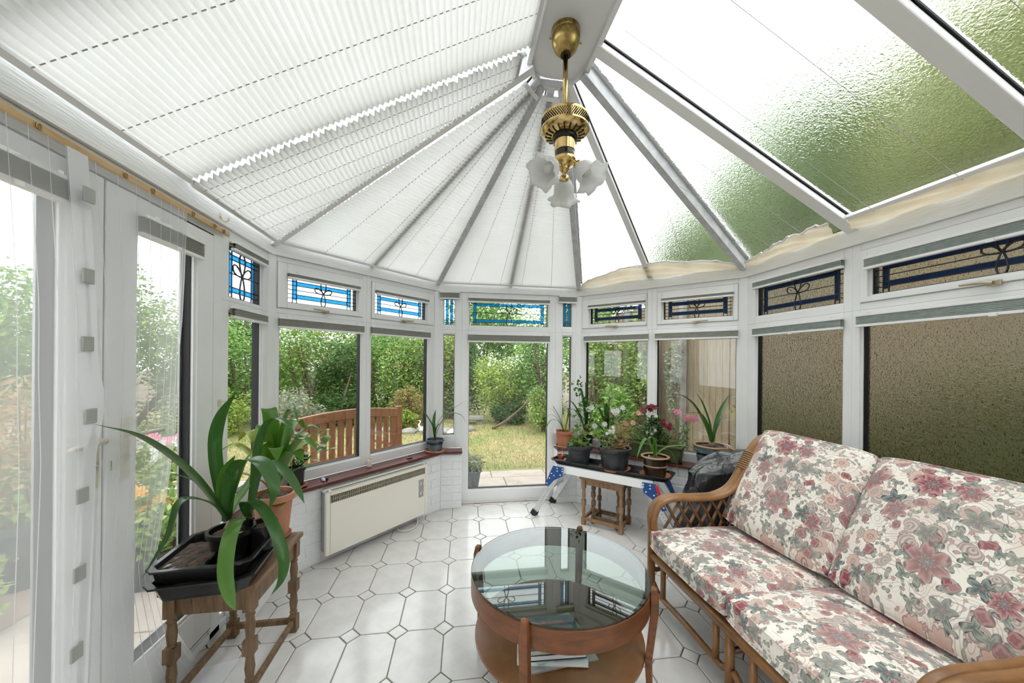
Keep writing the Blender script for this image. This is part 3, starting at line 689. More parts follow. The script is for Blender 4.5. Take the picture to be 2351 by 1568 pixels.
for i in range(5):
    y0, y1 = ys[i], ys[i+1]; y0t = A.y-RD*T8 if i == 0 else y0
    rpane(WE, [(D.y-y0, 0), (D.y-y1, 0), (D.y-y1, RD), (D.y-y0t, RD)], 'glass_roof')
    rpane(WL, [(y1, 0), (y0, 0), (y0t, RD), (y1, RD)], 'glass_clear')
gb = MB()
# gable ends over the eaves at the house wall are closed by the wall itself

# ---- pleated roof blinds
def roofblind(W, e0, e1, d0, d1, label, pitch=.027, amp=.0065, cords=(), hoff=-.045, ragged=0, nseg=1, rails=True):
    nrow = int((d1-d0)/(pitch*.883)*2/2)*2
    c = W.p((e0(0)+e1(0))/2, 0, ZT); root = thing('roof_blind', label, 'blind', tuple(c), 'pleated roof blinds')
    mb = MB(); rows = []
    for k in range(nrow+1):
        d = d0+(d1-d0)*k/nrow
        h = hoff+(amp if k % 2 else -amp)
        rag = (random.uniform(-1, 1)*ragged, random.uniform(-1, 1)*ragged)
        row = []
        for j in range(nseg+1):
            s = (e0(d)+rag[0])*(1-j/nseg)+(e1(d)+rag[1])*j/nseg
            sag = -.010*math.sin(math.pi*j/nseg) if nseg > 1 else 0
            row.append(rpt(W, s, d, h+sag))
        rows.append(row)
    vs = [p for r in rows for p in r]; n = nseg+1
    mb.add(vs, [(i*n+j, (i+1)*n+j, (i+1)*n+j+1, i*n+j+1) for i in range(nrow) for j in range(nseg)])
    mb.build('pleated_fabric', 'roof_blind', root)
    for f in cords:
        cd = MB()
        for k in range(0, nrow-1, 2):
            d = d0+(d1-d0)*(k+.4)/nrow; dd = d0+(d1-d0)*(k+1.5)/nrow
            a, b = e0(d), e1(d); s = f if f > 5 else a+(b-a)*f
            s = f-10 if f > 5 else s
            if not (min(a, b)+.01 < s < max(a, b)-.01): continue
            p, q = rpt(W, s, d, hoff-amp-.002), rpt(W, s, dd, hoff-amp-.002)
            cd.beam(p, q, .0035, .0015, upn(W))
        if cd.v: tag(cd.build('cord', 'cord', root), kind='stuff')
    if rails:
        for d in (d0, d1):
            rl = MB(); rl.beam(rpt(W, e0(d), d, hoff), rpt(W, e1(d), d, hoff), .022, .010, upn(W), -.010); rl.build('rail', 'alu_white', root)
    return root
roofblind(WL, lambda d: YB+.03, lambda d: 1.785, .035, RD-.045, 'large white pleated blind under the roof slope above the double doors', cords=(10+1.167, 10+1.436, 10+1.60, 10+.55, 10+.0, 10-.6))
roofblind(WL, lambda d: 1.79, lambda d: A.y-.036-d*T8, .035, RD-.10, 'smaller cream pleated blind sagging between big blind and corner hip', cords=(10+1.845, 10+1.93, 10+2.06, 10+2.2, 10+2.35), hoff=-.060, amp=.009, ragged=.012, nseg=3)
roofblind(WNW, lambda d: .034+d*T8, lambda d: LNW-.028-d*T8, .03, RD-.06, 'white pleated triangular blind above the heater windows', cords=(.2, .42, .58, .8), ragged=.006)
roofblind(WN, lambda d: .026+d*T8, lambda d: LN-.026-d*T8, .03, RD-.05, 'white pleated triangular blind above the garden door', cords=(.2, .42, .58, .8), ragged=.004)
def bunched(W, s0, s1, fn, label, mat, rail):
    root = thing('roof_blind', label, 'blind', tuple(W.p((s0+s1)/2, 0, ZT)), 'pleated roof blinds')
    n = max(10, int((s1-s0)/.02)); mb = MB(); prof = 7
    def P(i, j):
        s = s0+(s1-s0)*i; h = fn(i); a = j
        d = .012+h*a*.9; z = -.012-.030*math.sin(a*math.pi)*(1+.3*math.sin(i*9))-.007*math.sin(a*prof*2.2+i*13)
        return rpt(W, s, d, z-.012)
    mb.grid(P, n, 16); mb.build('bunched_fabric', mat, root, smooth=True)
    if rail:
        rl = MB(); rl.beam(rpt(W, s0, .012+fn(0)*.9+.01, -.02), rpt(W, s1, .012+fn(1)*.9+.01, -.02), .024, .012, upn(W), -.012); rl.build('rail', 'alu_white', root, bevel=.003)
    else:
        ed = MB(); ed.tube([rpt(W, s0+(s1-s0)*i/40, .012+fn(i/40)*.9+.004, -.03-.012*math.sin(i*1.7)*(i % 3 == 0)) for i in range(41)], .006, 6); ed.build('hem', 'tape_white', root)
    return root
random.seed(3)
bunched(WNE, .05, LNE-.05, lambda t: .02+.17*min(1, math.sin(math.pi*min(t*1.0, 1))**.75)*(1+.06*math.sin(t*23)), 'cream roof blind bunched and sagging at the eaves above the plants', 'roof_blind_cream', False)
bunched(WE, .06, D.y-1.84, lambda t: .03+.085*min(1, t*1.6)*(1+.10*math.sin(t*31)), 'short cream roof blind bunched at the eaves near corner post', 'roof_blind_cream', False)
bunched(WE, D.y-1.75, D.y-1.07, lambda t: .085, 'cream roof blind folded flat at the eaves above large obscured window', 'roof_blind_cream', True)
bunched(WE, D.y-1.0, D.y-.32, lambda t: .085, 'cream roof blind folded flat at the eaves at the near end of sofa', 'roof_blind_cream', True)
# tension wires under the clear roof panes
for i, (W, s, d1_) in enumerate(((WE, D.y-1.62, 1.5), (WE, D.y-1.28, 1.5), (WE, D.y-.86, 1.5), (WE, .35, .9), (WE, .6, 1.2), (WNE, .35, .8), (WNE, 1.05, .8))):
    w = MB(); w.tube([rpt(W, s, .03, -.03), rpt(W, s, d1_, -.03)], .0012, 5); w.build('tension_wire', 'cord', ceiling)

# ---- window blinds, pulled up
def wblind(W, s0, s1, zt, h, label, mat='blind_grey', d=.004):
    root = thing('pleated_window_blind', label, 'blind', tuple(W.p((s0+s1)/2, d, zt-h)), 'raised pleated window blinds')
    hr = MB(); hr.wbox(W, s0, s1, d, d+.026, zt-.013, zt); hr.build('headrail', 'alu_white', root, bevel=.002)
    for sc_ in (s0+.06, s1-.06):
        cl = MB(); cl.wbox(W, sc_-.008, sc_+.008, d, d+.028, zt-.004, zt+.006); cl.build('bracket', 'alu_white', root)
    n = max(3, int((h-.03)/.006)); mb = MB(); z0, z1 = zt-h+.014, zt-.013
    vs = []
    for k in range(2*n+1):
        z = z0+(z1-z0)*k/(2*n); dd = d+(.024 if k % 2 else .019)
        vs += [W.p(s0+.003, dd, z), W.p(s1-.003, dd, z)]
    for k in range(2*n, -1, -1):
        z = z0+(z1-z0)*k/(2*n); vs += [W.p(s0+.003, d+.002, z), W.p(s1-.003, d+.002, z)]
    m = len(vs)//2
    mb.add(vs, [(2*i, 2*i+1, 2*((i+1) % m)+1, 2*((i+1) % m)) for i in range(m)])
    mb.build('pleat_stack', mat, root)
    br = MB(); br.wbox(W, s0, s1, d, d+.024, zt-h, zt-h+.014); br.build('bottom_rail', 'alu_white', root, bevel=.002)
    tb = MB(); tb.wbox(W, (s0+s1)/2-.012, (s0+s1)/2+.012, d+.022, d+.032, zt-h-.004, zt-h+.010); tb.build('pull_tab', 'alu_white', root)
wblind(WL, 2.17, 2.53, 2.045, .052, 'raised grey blind on the top light beside the double doors')
wblind(WL, 2.17, 2.53, 1.695, .065, 'raised grey blind on the narrow side light beside the double doors')
wblind(WL, 1.570, 1.915, 1.955, .085, 'raised grey blind on the door leaf with handle', d=.014)
wblind(WL, 1.0, 1.335, 1.955, .085, 'raised grey blind behind the hanging mesh screen', d=.014)
wblind(WNW, .045, .672, 1.695, .075, 'raised grey blind above the view of the garden bench')
wblind(WNW, .738, 1.376, 1.695, .075, 'raised grey blind above heater next to garden door pier')
wblind(WNW, .098, .632, 2.003, .046, 'thin raised blind on the wider blue leaded light over heater', d=.012)
wblind(WNW, .773, 1.348, 2.003, .046, 'thin raised blind on the blue leaded light near garden door', d=.012)
wblind(WN, .028, .222, 2.098, .075, 'small square raised blind left of the garden door')
wblind(WN, 1.238, 1.430, 2.098, .075, 'small square raised blind right of the garden door')
wblind(WN, .305, 1.142, 2.055, .055, 'thin raised blind on the fanlight above garden door')
wblind(WN, .305, 1.146, 1.690, .085, 'raised grey blind on the glazed garden door')
wblind(WNE, .068, .720, 1.690, .072, 'raised grey blind above plants near the garden door')
wblind(WNE, .778, 1.430, 1.690, .072, 'raised grey blind above the view of the timber fence')
wblind(WNE, .115, .693, 2.003, .046, 'thin raised blind on the leaded light above the plants', d=.012)
wblind(WNE, .832, 1.398, 2.003, .046, 'thin raised blind on the leaded light above timber fence view', d=.012)
wblind(WE, .098, .760, 1.690, .070, 'raised sage blind on the narrower obscured window', 'blind_sage')
wblind(WE, .838, 1.93, 1.695, .072, 'raised sage blind on the large obscured window', 'blind_sage')
wblind(WE, .098, .760, 2.045, .060, 'thin raised sage blind on the narrower rippled top light', 'blind_sage')
wblind(WE, .882, 1.875, 2.010, .070, 'thick raised sage blind on the long rippled top light', 'blind_sage', d=.012)

# ================================================================ furniture and plants
def lx(prof, c): return [(r, z+c) for r, z in prof]
# ---- pendant ceiling light
LX, LY = .522, 1.735
lamp = thing('pendant_light', 'brass pendant light with ruffled frosted glass shades hanging from ridge', 'ceiling light', (LX, LY, 2.2))
z0 = ZR-.006
m = MB(); m.lathe((LX, LY, 0), [(.070, z0), (.070, z0-.018), (.066, z0-.022), (.066, z0-.032), (.070, z0-.036), (.067, z0-.06), (.056, z0-.09), (.036, z0-.115), (.030, z0-.118)], 32); rose = m.build('ceiling_rose', 'brass_old', lamp, smooth=True, auto=30)
m = MB(); m.lathe((LX, LY, 0), [(.026, z0-.1185), (.026, z0-.124), (.012, z0-.125)], 20); m.build('rose_cup', 'bronze_black', rose)
for sg in (-1, 1):
    m = MB(); m.tube([(LX+sg*.066, LY, z0-.05), (LX+sg*.082, LY, z0-.05)], .004, 8); m.build('screw', 'brass_old', rose)
ZG = 2.60
m = MB(); m.tube([(LX, LY, z0-.11), (LX, LY, ZG-.02)], .0125, 14); m.build('stem', 'brass', lamp, smooth=True)
m = MB(); m.lathe((LX, LY, 0), [(.10, ZG+.008), (.112, ZG+.006), (.115, ZG-.002), (.114, ZG-.008), (.112, ZG-.045), (.118, ZG-.05), (.119, ZG-.058), (.112, ZG-.066), (.085, ZG-.082), (.055, ZG-.088), (.05, ZG-.080), (.05, ZG+.0)], 48); gal = m.build('gallery', 'brass', lamp, smooth=True, auto=30)
for row in range(5):
    pc = MB()
    for k in range(64):
        an = 2*math.pi*(k+.5*(row % 2))/64; z = ZG-.011-row*.0075; r = .1140
        pc.lathe((LX+r*math.cos(an), LY+r*math.sin(an), z), [(.0016, -.0034), (.0034, 0), (.0016, .0034)], 5)
    tag(pc.build('pierced_band', 'bronze_black', gal), kind='stuff')
for k in range(20):
    an = 2*math.pi*k/20; ca_, sa_ = math.cos(an), math.sin(an); m = MB()
    m.beam((LX+.066*ca_, LY+.066*sa_, ZG-.0885), (LX+.098*ca_, LY+.098*sa_, ZG-.079), .007, .0035, (0, 0, 1), -.0015); m.build('slot', 'bronze_black', gal, bevel=.002)
m = MB(); m.lathe((LX, LY, 0), [(.052, ZG-.078), (.062, ZG-.092), (.060, ZG-.104), (.048, ZG-.112)], 32); m.build('collar', 'bronze_black', lamp, smooth=True)
m = MB(); m.lathe((LX, LY, 0), [(.050, ZG-.108), (.050, ZG-.158), (.047, ZG-.16)], 32); m.build('upper_body', 'brass', lamp, smooth=True, auto=40)
m = MB(); m.lathe((LX, LY, 0), [(.047, ZG-.158), (.048, ZG-.160), (.048, ZG-.188), (.046, ZG-.19)], 32); m.build('black_band', 'bronze_black', lamp, smooth=True, auto=40)
m = MB(); m.lathe((LX, LY, 0), [(.049, ZG-.188), (.054, ZG-.196), (.054, ZG-.206), (.045, ZG-.222), (.024, ZG-.236), (.026, ZG-.246), (.014, ZG-.262), (.004, ZG-.268)], 32); m.build('lower_body', 'brass', lamp, smooth=True, auto=40)
for k, (an, tl) in enumerate(((-2.5, .85), (-.85, .72), (1.3, .9))):
    dx, dy = math.cos(an), math.sin(an); zc = ZG-.232
    ax = V((dx*math.sin(tl), dy*math.sin(tl), -math.cos(tl)))
    p0 = V((LX+dx*.02, LY+dy*.02, zc)); p1 = p0+V((dx*.035, dy*.035, .006)); p2 = p1+ax*.03
    m = MB(); m.tube(catmull([p0, p1, p2], 5), .009, 8); arm = m.build('arm', 'brass', lamp, smooth=True)
    R_ = ax.to_track_quat('Z', 'Y').to_matrix()
    m = MB(); m.lathe(p2, [(.012, -.012), (.022, -.006), (.024, .012), (.020, .014)], 18, R_); m.build('gallery_cup', 'brass', arm, smooth=True)
    m = MB()
    sc2 = 1.22
    prof = [(.022, .010), (.032, .022), (.040, .040), (.042, .058), (.042, .072), (.050, .088), (.066, .098)]
    inn = [(.064, .0995), (.048, .090), (.040, .073), (.040, .058), (.038, .040), (.030, .024), (.004, .016)]
    prof = [(a_*sc2, b_*sc2) for a_, b_ in prof]; inn = [(a_*sc2, b_*sc2) for a_, b_ in inn]
    m.lathe(p2, prof+inn, 40, R_, wob=lambda a, j: 1+(.13*math.sin(a*6)+.05*math.sin(a*13+1))*[0, 0, .1, .2, .4, .75, 1, 1, .75, .4, .2, .1, 0, 0][j])
    m.build('glass_shade', 'frosted', arm, smooth=True)
    m = MB(); m.lathe(p2, [(.008, .02), (.012, .035), (.021, .052), (.024, .066), (.019, .082), (.004, .090)], 16, R_); m.build('bulb', 'bulb', arm, smooth=True)

# ---- electric panel heater on the north-west wall
s0h, s1h = .545, 1.49
fa = .135
def hpt(px, py): return ((V((px, py))-A).dot(WNW.t))
h0, h1 = .265, 1.172
ht = thing('panel_heater', 'cream electric panel heater fixed under the maroon sill', 'heater', tuple(WNW.p((h0+h1)/2, .17, .07)))
m = MB(); m.wbox(WNW, h0+.012, h1-.012, .132, .20, .078, .505); m.build('body', 'saucer_grey', ht, bevel=.006)
m = MB(); m.ring(WNW, (h0, h1, .07, .512), (h0+.03, h1-.03, .425, .476), .195, .222); m.wbox(WNW, h0, h1, .15, .222, .497, .512)
m.build('front_panel', 'heater_cream', ht, bevel=.006)
m = MB(); m.wbox(WNW, h0+.03, h1-.03, .197, .204, .425, .476); m.build('grille_recess', 'heater_dark', ht)
n = 60
for k in range(n):
    s = h0+.034+(h1-h0-.068)*k/(n-1); m = MB(); m.wbox(WNW, s-.0026, s+.0026, .204, .2215, .426, .475); m.build('grille_bar', 'heater_grille', ht)
m = MB(); m.wbox(WNW, h0+.03, h1-.03, .205, .2215, .449, .4525); m.build('grille_rail', 'heater_grille', ht)
cs = h1-.075
m = MB(); m.ring(WNW, (cs-.027, cs+.027, .235, .385), (cs-.022, cs+.022, .24, .38), .2195, .224); m.build('control_surround', 'heater_grille', ht)
m = MB(); m.wbox(WNW, cs-.022, cs+.022, .2195, .223, .24, .38); m.build('control_panel', 'saucer_grey', ht)
for z, r in ((.345, .014), (.265, .015)):
    m = MB(); m.tube([WNW.p(cs, .223, z), WNW.p(cs, .235, z)], r, 18); kn = m.build('control_knob', 'white_plastic', ht)
    m = MB(); m.wbox(WNW, cs-.003, cs+.003, .235, .237, z-r*.8, z+r*.8); m.build('pointer', 'heater_dark', kn)
cb = MB(); cb.tube(catmull([WNW.p(1.08, .17, .08), WNW.p(1.08, .20, .02), WNW.p(1.0, .25, .008), WNW.p(.92, .24, .008), WNW.p(.89, .18, .012), WNW.p(.93, .14, .02)], 6), .005, 8); cb.build('mains_cable', 'white_plastic', ht, smooth=True)

# ---- pots and plant helpers
def pot(name, label, c, r0, r1, h, mat, group=None, rim=.012, rimr=.006, rib=None, saucer=None, soil=True, lip=None, bands=()):
    root = thing(name, label, 'plant', tuple(c), group)
    x, y, z = c; zb = z+(.006 if saucer else 0)
    th = .006
    prof = [(r0*.6, zb), (r0, zb), (r0+(r1-r0)*.86*(h-rim)/h, zb+h-rim-.001), (r1+rimr, zb+h-rim), (r1+rimr, zb+h), (r1-th, zb+h), (r1-th-.002, zb+h-.03), (.004, zb+h-.03)]
    m = MB(); m.lathe((x, y, 0), prof, 36, wob=rib); p = m.build('pot', mat, root, smooth=True, auto=35)
    for (f0, f1, bm) in bands:
        ra = lambda f: r0+(r1-r0)*.86*f
        m = MB(); m.lathe((x, y, 0), [(ra(f0), zb+h*f0), (ra(f0)+.002, zb+h*f0+.001), (ra(f1)+.002, zb+h*f1-.001), (ra(f1), zb+h*f1), (ra(f1)-.004, zb+h*f1), (ra(f0)-.004, zb+h*f0)], 36, loop=True); m.build('glaze_band', bm, p, smooth=True)
    if lip:
        m = MB(); m.lathe((x, y, 0), [(r1-.01, zb+h-.006), (r1+rimr+.003, zb+h-.008), (r1+rimr+.003, zb+h+.002), (r1-.004, zb+h+.004), (r1-.010, zb+h-.004)], 36, loop=True); m.build('rim', lip, p, smooth=True)
    if soil:
        m = MB(); rr = r1-th-.003
        m.lathe((x, y, 0), [(rr, zb+h-.029), (rr, zb+h-.020), (rr*.6, zb+h-.014), (.005, zb+h-.012)], 20); m.build('soil', 'soil', root, smooth=True)
    if saucer:
        sr, sm = saucer
        m = MB(); m.lathe((x, y, 0), [(sr*.86, z), (sr*.9, z), (sr, z+.018), (sr-.005, z+.019), (sr*.87, z+.005), (.004, z+.004)], 32); m.build('saucer', sm, root, smooth=True)
    return root, V((x, y, zb+h-.016))
def strap(root, pts, w, mat='leaf_strap', fold=.25, tip=.12, base=.55, name='leaf', n=6, twist=0):
    P = catmull(pts, n); m = MB(); vs = []
    k = len(P)
    hd = P[-1]-P[0]; hd.z = 0
    if hd.length < .03: hd = V((_right.x, _right.y, 0))
    s0_ = hd.normalized().cross(V((0, 0, 1)))
    for i, p in enumerate(P):
        t = (P[min(i+1, k-1)]-P[max(i-1, 0)]).normalized(); f = i/(k-1)
        sd = (s0_-t*s0_.dot(t)).normalized(); nn = sd.cross(t)
        prof = base+(1-base)*min(1, f/.35)
        if f > .55: prof *= max(tip*.0+.02, (1-((f-.55)/.45)**2.0))
        hw = w/2*prof
        vs += [p-sd*hw+nn*hw*fold, p-sd*hw*.5+nn*hw*fold*.25, p, p+sd*hw*.5+nn*hw*fold*.25, p+sd*hw+nn*hw*fold]
    m.add(vs, [(i*5+j, i*5+j+1, (i+1)*5+j+1, (i+1)*5+j) for i in range(k-1) for j in range(4)])
    return m.build(name, mat, root, smooth=True, recalc=False)
def leafcloud(n, fn, size, seed, aspect=.5, up=.4, jitter=.9):
    """n folded leaves at positions fn(rng,n) -> (n,3)"""
    rg = np.random.default_rng(seed); P = fn(rg, n)
    d = rg.normal(size=(n, 3)); d[:, 2] = d[:, 2]*.6+up*rg.uniform(-1, 1, n)*.3; d /= np.linalg.norm(d, axis=1)[:, None]
    r = rg.normal(size=(n, 3)); s = np.cross(d, r); s /= np.linalg.norm(s, axis=1)[:, None]; nn = np.cross(s, d)
    L = size*rg.uniform(.6, 1.3, n)[:, None]; w = L*aspect*.5
    vs = np.stack([P, P+d*L*.5+s*w+nn*w*.3, P+d*L, P+d*L*.5-s*w+nn*w*.3], 1).reshape(-1, 3)
    idx = np.arange(n)*4
    fs = np.stack([idx, idx+1, idx+2, idx, idx+2, idx+3], 1).reshape(-1, 3)
    return vs, fs
def cloudobj(name, vs, fs, mat, parent=None, kind=None, org=(0, 0, 0)):
    root = ORG[parent.name] if parent is not None else V(org)
    me = bpy.data.meshes.new(name); vs = vs-np.array(root)
    me.vertices.add(len(vs)); me.vertices.foreach_set('co', vs.astype(np.float32).ravel())
    me.loops.add(fs.size); me.loops.foreach_set('vertex_index', fs.astype(np.int32).ravel())
    me.polygons.add(len(fs)); me.polygons.foreach_set('loop_start', np.arange(0, fs.size, 3, dtype=np.int32)); me.polygons.foreach_set('loop_total', np.full(len(fs), 3, np.int32))
    me.update(); me.validate(); me.materials.append(MATS[mat])
    o = bpy.data.objects.new(name, me); COL.objects.link(o)
    if parent is not None: o.parent = parent
    else: o.location = root
    ORG[o.name] = root
    if kind: o['kind'] = kind
    return o
def ball(c, r):
    def fn(rg, n):
        d = rg.normal(size=(n, 3)); d /= np.linalg.norm(d, axis=1)[:, None]
        return np.array(c)+d*np.array(r)*(rg.uniform(.25, 1, n)**.5)[:, None]
    return fn
def stems(root, base, tips, mat='leaf_small', r=.002, name='stem', bend=.03):
    for t in tips:
        b, t = V(base)+V((random.uniform(-.03, .03), random.uniform(-.03, .03), 0)), V(t)
        mid = (b+t)/2+V((random.uniform(-bend, bend), random.uniform(-bend, bend), .02))
        m = MB(); m.tube(catmull([b, mid, t], 4), [r]*8+[r*.6], 5); m.build(name, mat, root, smooth=True)
def flower(root, c, r, mat, n=5, face=(-.2, -1, .5), rows=1, name='flower', centre='leaf_lime', flat=.35):
    f = V(face).normalized(); q = f.to_track_quat('Z', 'Y').to_matrix(); m = MB()
    for row in range(rows):
        for k in range(n):
            a = 2*math.pi*(k+.5*row)/n; rr = r*(1-.3*row); z = .15*r*row
            pts = [(0, 0, z), (.5*rr*math.cos(a-.45), .5*rr*math.sin(a-.45), z+flat*rr*.4), (rr*math.cos(a-.22), rr*math.sin(a-.22), z+flat*rr*.6), (rr*math.cos(a+.22), rr*math.sin(a+.22), z+flat*rr*.6), (.5*rr*math.cos(a+.45), .5*rr*math.sin(a+.45), z+flat*rr*.4)]
            m.add([V(c)+q@V(p) for p in pts], [(0, 1, 2, 3, 4)])
    return m.build(name, mat, root, recalc=False)

# ---- things on the left sill
SZ = .5565
def spos(W, s, d): p = W.p(s, d, SZ); return (p.x, p.y, SZ)
r, t = pot('potted_amaryllis', 'young amaryllis in blue grey glazed pot at right end of heater sill', spos(WNW, 1.375, .095), .060, .082, .110, 'glaze_blue', rim=.016, saucer=(.098, 'terracotta_pale'), bands=((.62, .80, 'glaze_navy'),))
for pts, w in (([(0, 0, 0), (.03, -.01, .10), (.09, -.02, .19), (.20, .02, .26)], .022), ([(0, 0, 0), (.02, .01, .12), (.07, .03, .17), (.16, .02, .165), (.21, -.01, .10)], .024), ([(0, 0, 0), (-.02, 0, .10), (-.07, .02, .18), (-.08, .03, .22)], .022), ([(0, 0, 0), (.01, -.02, .09), (.06, -.06, .13), (.13, -.08, .12)], .02), ([(0, 0, 0), (-.01, .01, .12), (.0, .03, .2)], .022)):
    strap(r, [t+V(p)*1.45 for p in pts], w*1.3, 'leaf_strap')
def lump(name, label, cat, c, mat, k):
    root = thing(name, label, cat, c); return root
r = thing('glass_ornament', 'small blue and clear glass pebble ornament on maroon sill', 'ornament', spos(WNW, .305, .10))
for k, (dx, dy, rr) in enumerate(((0, 0, .014), (.02, .012, .013), (.012, -.014, .012), (-.012, .014, .011))):
    m = MB(); c = ORG[r.name]+V((dx, dy, 0)); m.lathe(c, [(.002, 0), (rr*.8, .002), (rr, rr*.7), (rr*.75, rr*1.35), (.002, rr*1.7)], 10); m.build('pebble', 'ornament_glass' if k % 2 == 0 else 'glaze_navy', r, smooth=True)
r = thing('figurine', 'tiny cream figurine standing at the mullion on maroon sill', 'ornament', spos(WNW, .70, .06))
c = ORG[r.name]
m = MB(); m.lathe(c, [(.002, 0), (.018, 0), (.020, .012), (.013, .03), (.015, .045), (.010, .058), (.003, .062)], 12); m.build('body', 'ornament_cream', r, smooth=True)
m = MB(); m.lathe(c+V((.006, 0, .06)), [(.002, 0), (.009, .003), (.010, .012), (.004, .02)], 10); m.tube([c+V((.008, 0, .075)), c+V((.014, 0, .095))], .003, 6); m.build('head', 'ornament_cream', r, smooth=True)
r = thing('dark_ornament', 'tiny dark shell shaped ornament near the sill amaryllis', 'ornament', spos(WNW, 1.07, .10)); c = ORG[r.name]
m = MB(); m.lathe(c, [(.002, 0), (.026, .001), (.028, .006), (.016, .012), (.003, .015)], 14); m.build('base', 'ornament_brown', r, smooth=True)
m = MB(); m.tube([c+V((-.012, 0, .012)), c+V((0, .003, .024)), c+V((.014, 0, .020))], [.004, .007, .004], 8); m.build('top', 'ornament_brown', r, smooth=True)

# ---- turned-leg stool by the double doors
def turned(m, x, y, zb, zt, r, sq=.019, n=14, mid=True, H=None):
    h = zt-zb
    m.box(x-sq, x+sq, y-sq, y+sq, zb, zb+h*.17); m.box(x-sq, x+sq, y-sq, y+sq, zt-h*.2, zt)
    a, b = zb+h*.17, zt-h*.2; L = b-a
    prof = [(r*1.0, a-.004), (r*.72, a+L*.03), (r*.95, a+L*.06), (r*.72, a+L*.09), (r*.95, a+L*.22), (r*.78, a+L*.34), (r*.74, a+L*.37), (r*.9, a+L*.395), (r*.7, a+L*.41)]
    m.lathe((x, y, 0), prof, n); m.box(x-sq, x+sq, y-sq, y+sq, a+L*.41, a+L*.61)
    m.lathe((x, y, 0), [(rr, a+b-zz) for rr, zz in prof[::-1]], n)
def stool(name, label, cx, cy, rz, w, l, h, top_mat, leg_mat, group=None, sq=.019, ap=.065):
    root = thing(name, label, 'stool', (cx, cy, 0), group); root.rotation_euler.z = rz
    ORG[root.name] = V((0, 0, 0))
    m = MB(); m.box(-w/2, w/2, -l/2, l/2, h-.022, h); m.build('top', top_mat, root, bevel=.004)
    ix, iy = w/2-sq-.012, l/2-sq-.012
    for sx in (-1, 1):
        for sy in (-1, 1):
            m = MB(); turned(m, sx*ix, sy*iy, 0, h-.022, sq*.95, sq); m.build('leg', leg_mat, root, bevel=.002)
    for sy in (-1, 1):
        m = MB(); m.box(-ix+sq, ix-sq, sy*iy-.009, sy*iy+.009, h-.022-ap, h-.022); m.build('apron', leg_mat, root)
        m = MB(); m.box(-ix+sq, ix-sq, sy*iy-.010, sy*iy+.010, .038, .066); m.build('stretcher', leg_mat, root, bevel=.003)
    for sx in (-1, 1):
        m = MB(); m.box(sx*ix-.009, sx*ix+.009, -iy+sq, iy-sq, h-.022-ap, h-.022); m.build('apron', leg_mat, root)
        m = MB(); m.box(sx*ix-.010, sx*ix+.010, -iy+sq, iy-sq, .038, .066); m.build('stretcher', leg_mat, root, bevel=.003)
    return root
stool('wooden_stool', 'weathered oak stool with turned legs carrying black seed trays', -.9625, 1.845, 0, .35, .475, .50, 'oak_top', 'oak_old', sq=.021, ap=.088)
# black trays stacked on the stool
def tray(name, label, c, rz, w, l, h, z, flare=.02, mat='plastic_black', rim=.012, group=None, ribs=False, parent=None):
    root = thing(name, label, 'tray', (c[0], c[1], z), group); root.rotation_euler.z = rz; ORG[root.name] = V((0, 0, 0))
    m = MB(); t = .004
    def rect(a, b, zz, ch=.03): return [(-a+ch, -b, zz), (a-ch, -b, zz), (a, -b+ch, zz), (a, b-ch, zz), (a-ch, b, zz), (-a+ch, b, zz), (-a, b-ch, zz), (-a, -b+ch, zz)]
    loops = [rect(w/2-flare, l/2-flare, 0), rect(w/2-.004, l/2-.004, h-.008), rect(w/2+rim, l/2+rim, h-.008), rect(w/2+rim, l/2+rim, h), rect(w/2-.006, l/2-.006, h), rect(w/2-flare-.004, l/2-flare-.004, .006)]
    vs = [p for lp in loops for p in lp]; n = 8
    fs = [tuple(range(n-1, -1, -1)), tuple(5*n+i for i in range(n))]+[(j*n+i, j*n+(i+1) % n, (j+1)*n+(i+1) % n, (j+1)*n+i) for j in range(5) for i in range(n)]
    m.add(vs, fs); m.build('shell', mat, root, bevel=.002)
    if ribs:
        for k in range(-3, 4):
            m = MB(); m.box(-w/2+.05, w/2-.05, k*l/8-.004, k*l/8+.004, .005, .010); m.build('rib', mat, root)
    return root
TR = .10
tray('seed_tray', 'lower black plastic tray resting on the oak stool', (-.965, 1.70), TR, .335, .335, .068, .5)
tray('seed_tray', 'upper black plastic tray stacked on another, holding soil and pots', (-.967, 1.70), TR, .325, .325, .066, .560)
r = thing('soil_tray', 'small black inner tray of dark soil in the stacked trays', 'tray', (-1.035, 1.66, .568)); c = ORG[r.name]
q = Matrix.Rotation(TR, 3, 'Z')
m = MB(); m.hexa([c+q@V(p) for p in ((-.07, -.11, 0), (.07, -.11, 0), (.07, .11, 0), (-.07, .11, 0), (-.078, -.118, .044), (.078, -.118, .044), (.078, .118, .044), (-.078, .118, .044))]); m.build('shell', 'plastic_black', r, bevel=.003)
m = MB(); m.grid(lambda a, b: c+q@V((-.072+.144*a, -.112+.224*b, .0452+.006*math.sin(a*17)*math.sin(b*23))), 8, 12); m.build('soil', 'soil', r, smooth=True)
def nearz(p): return p
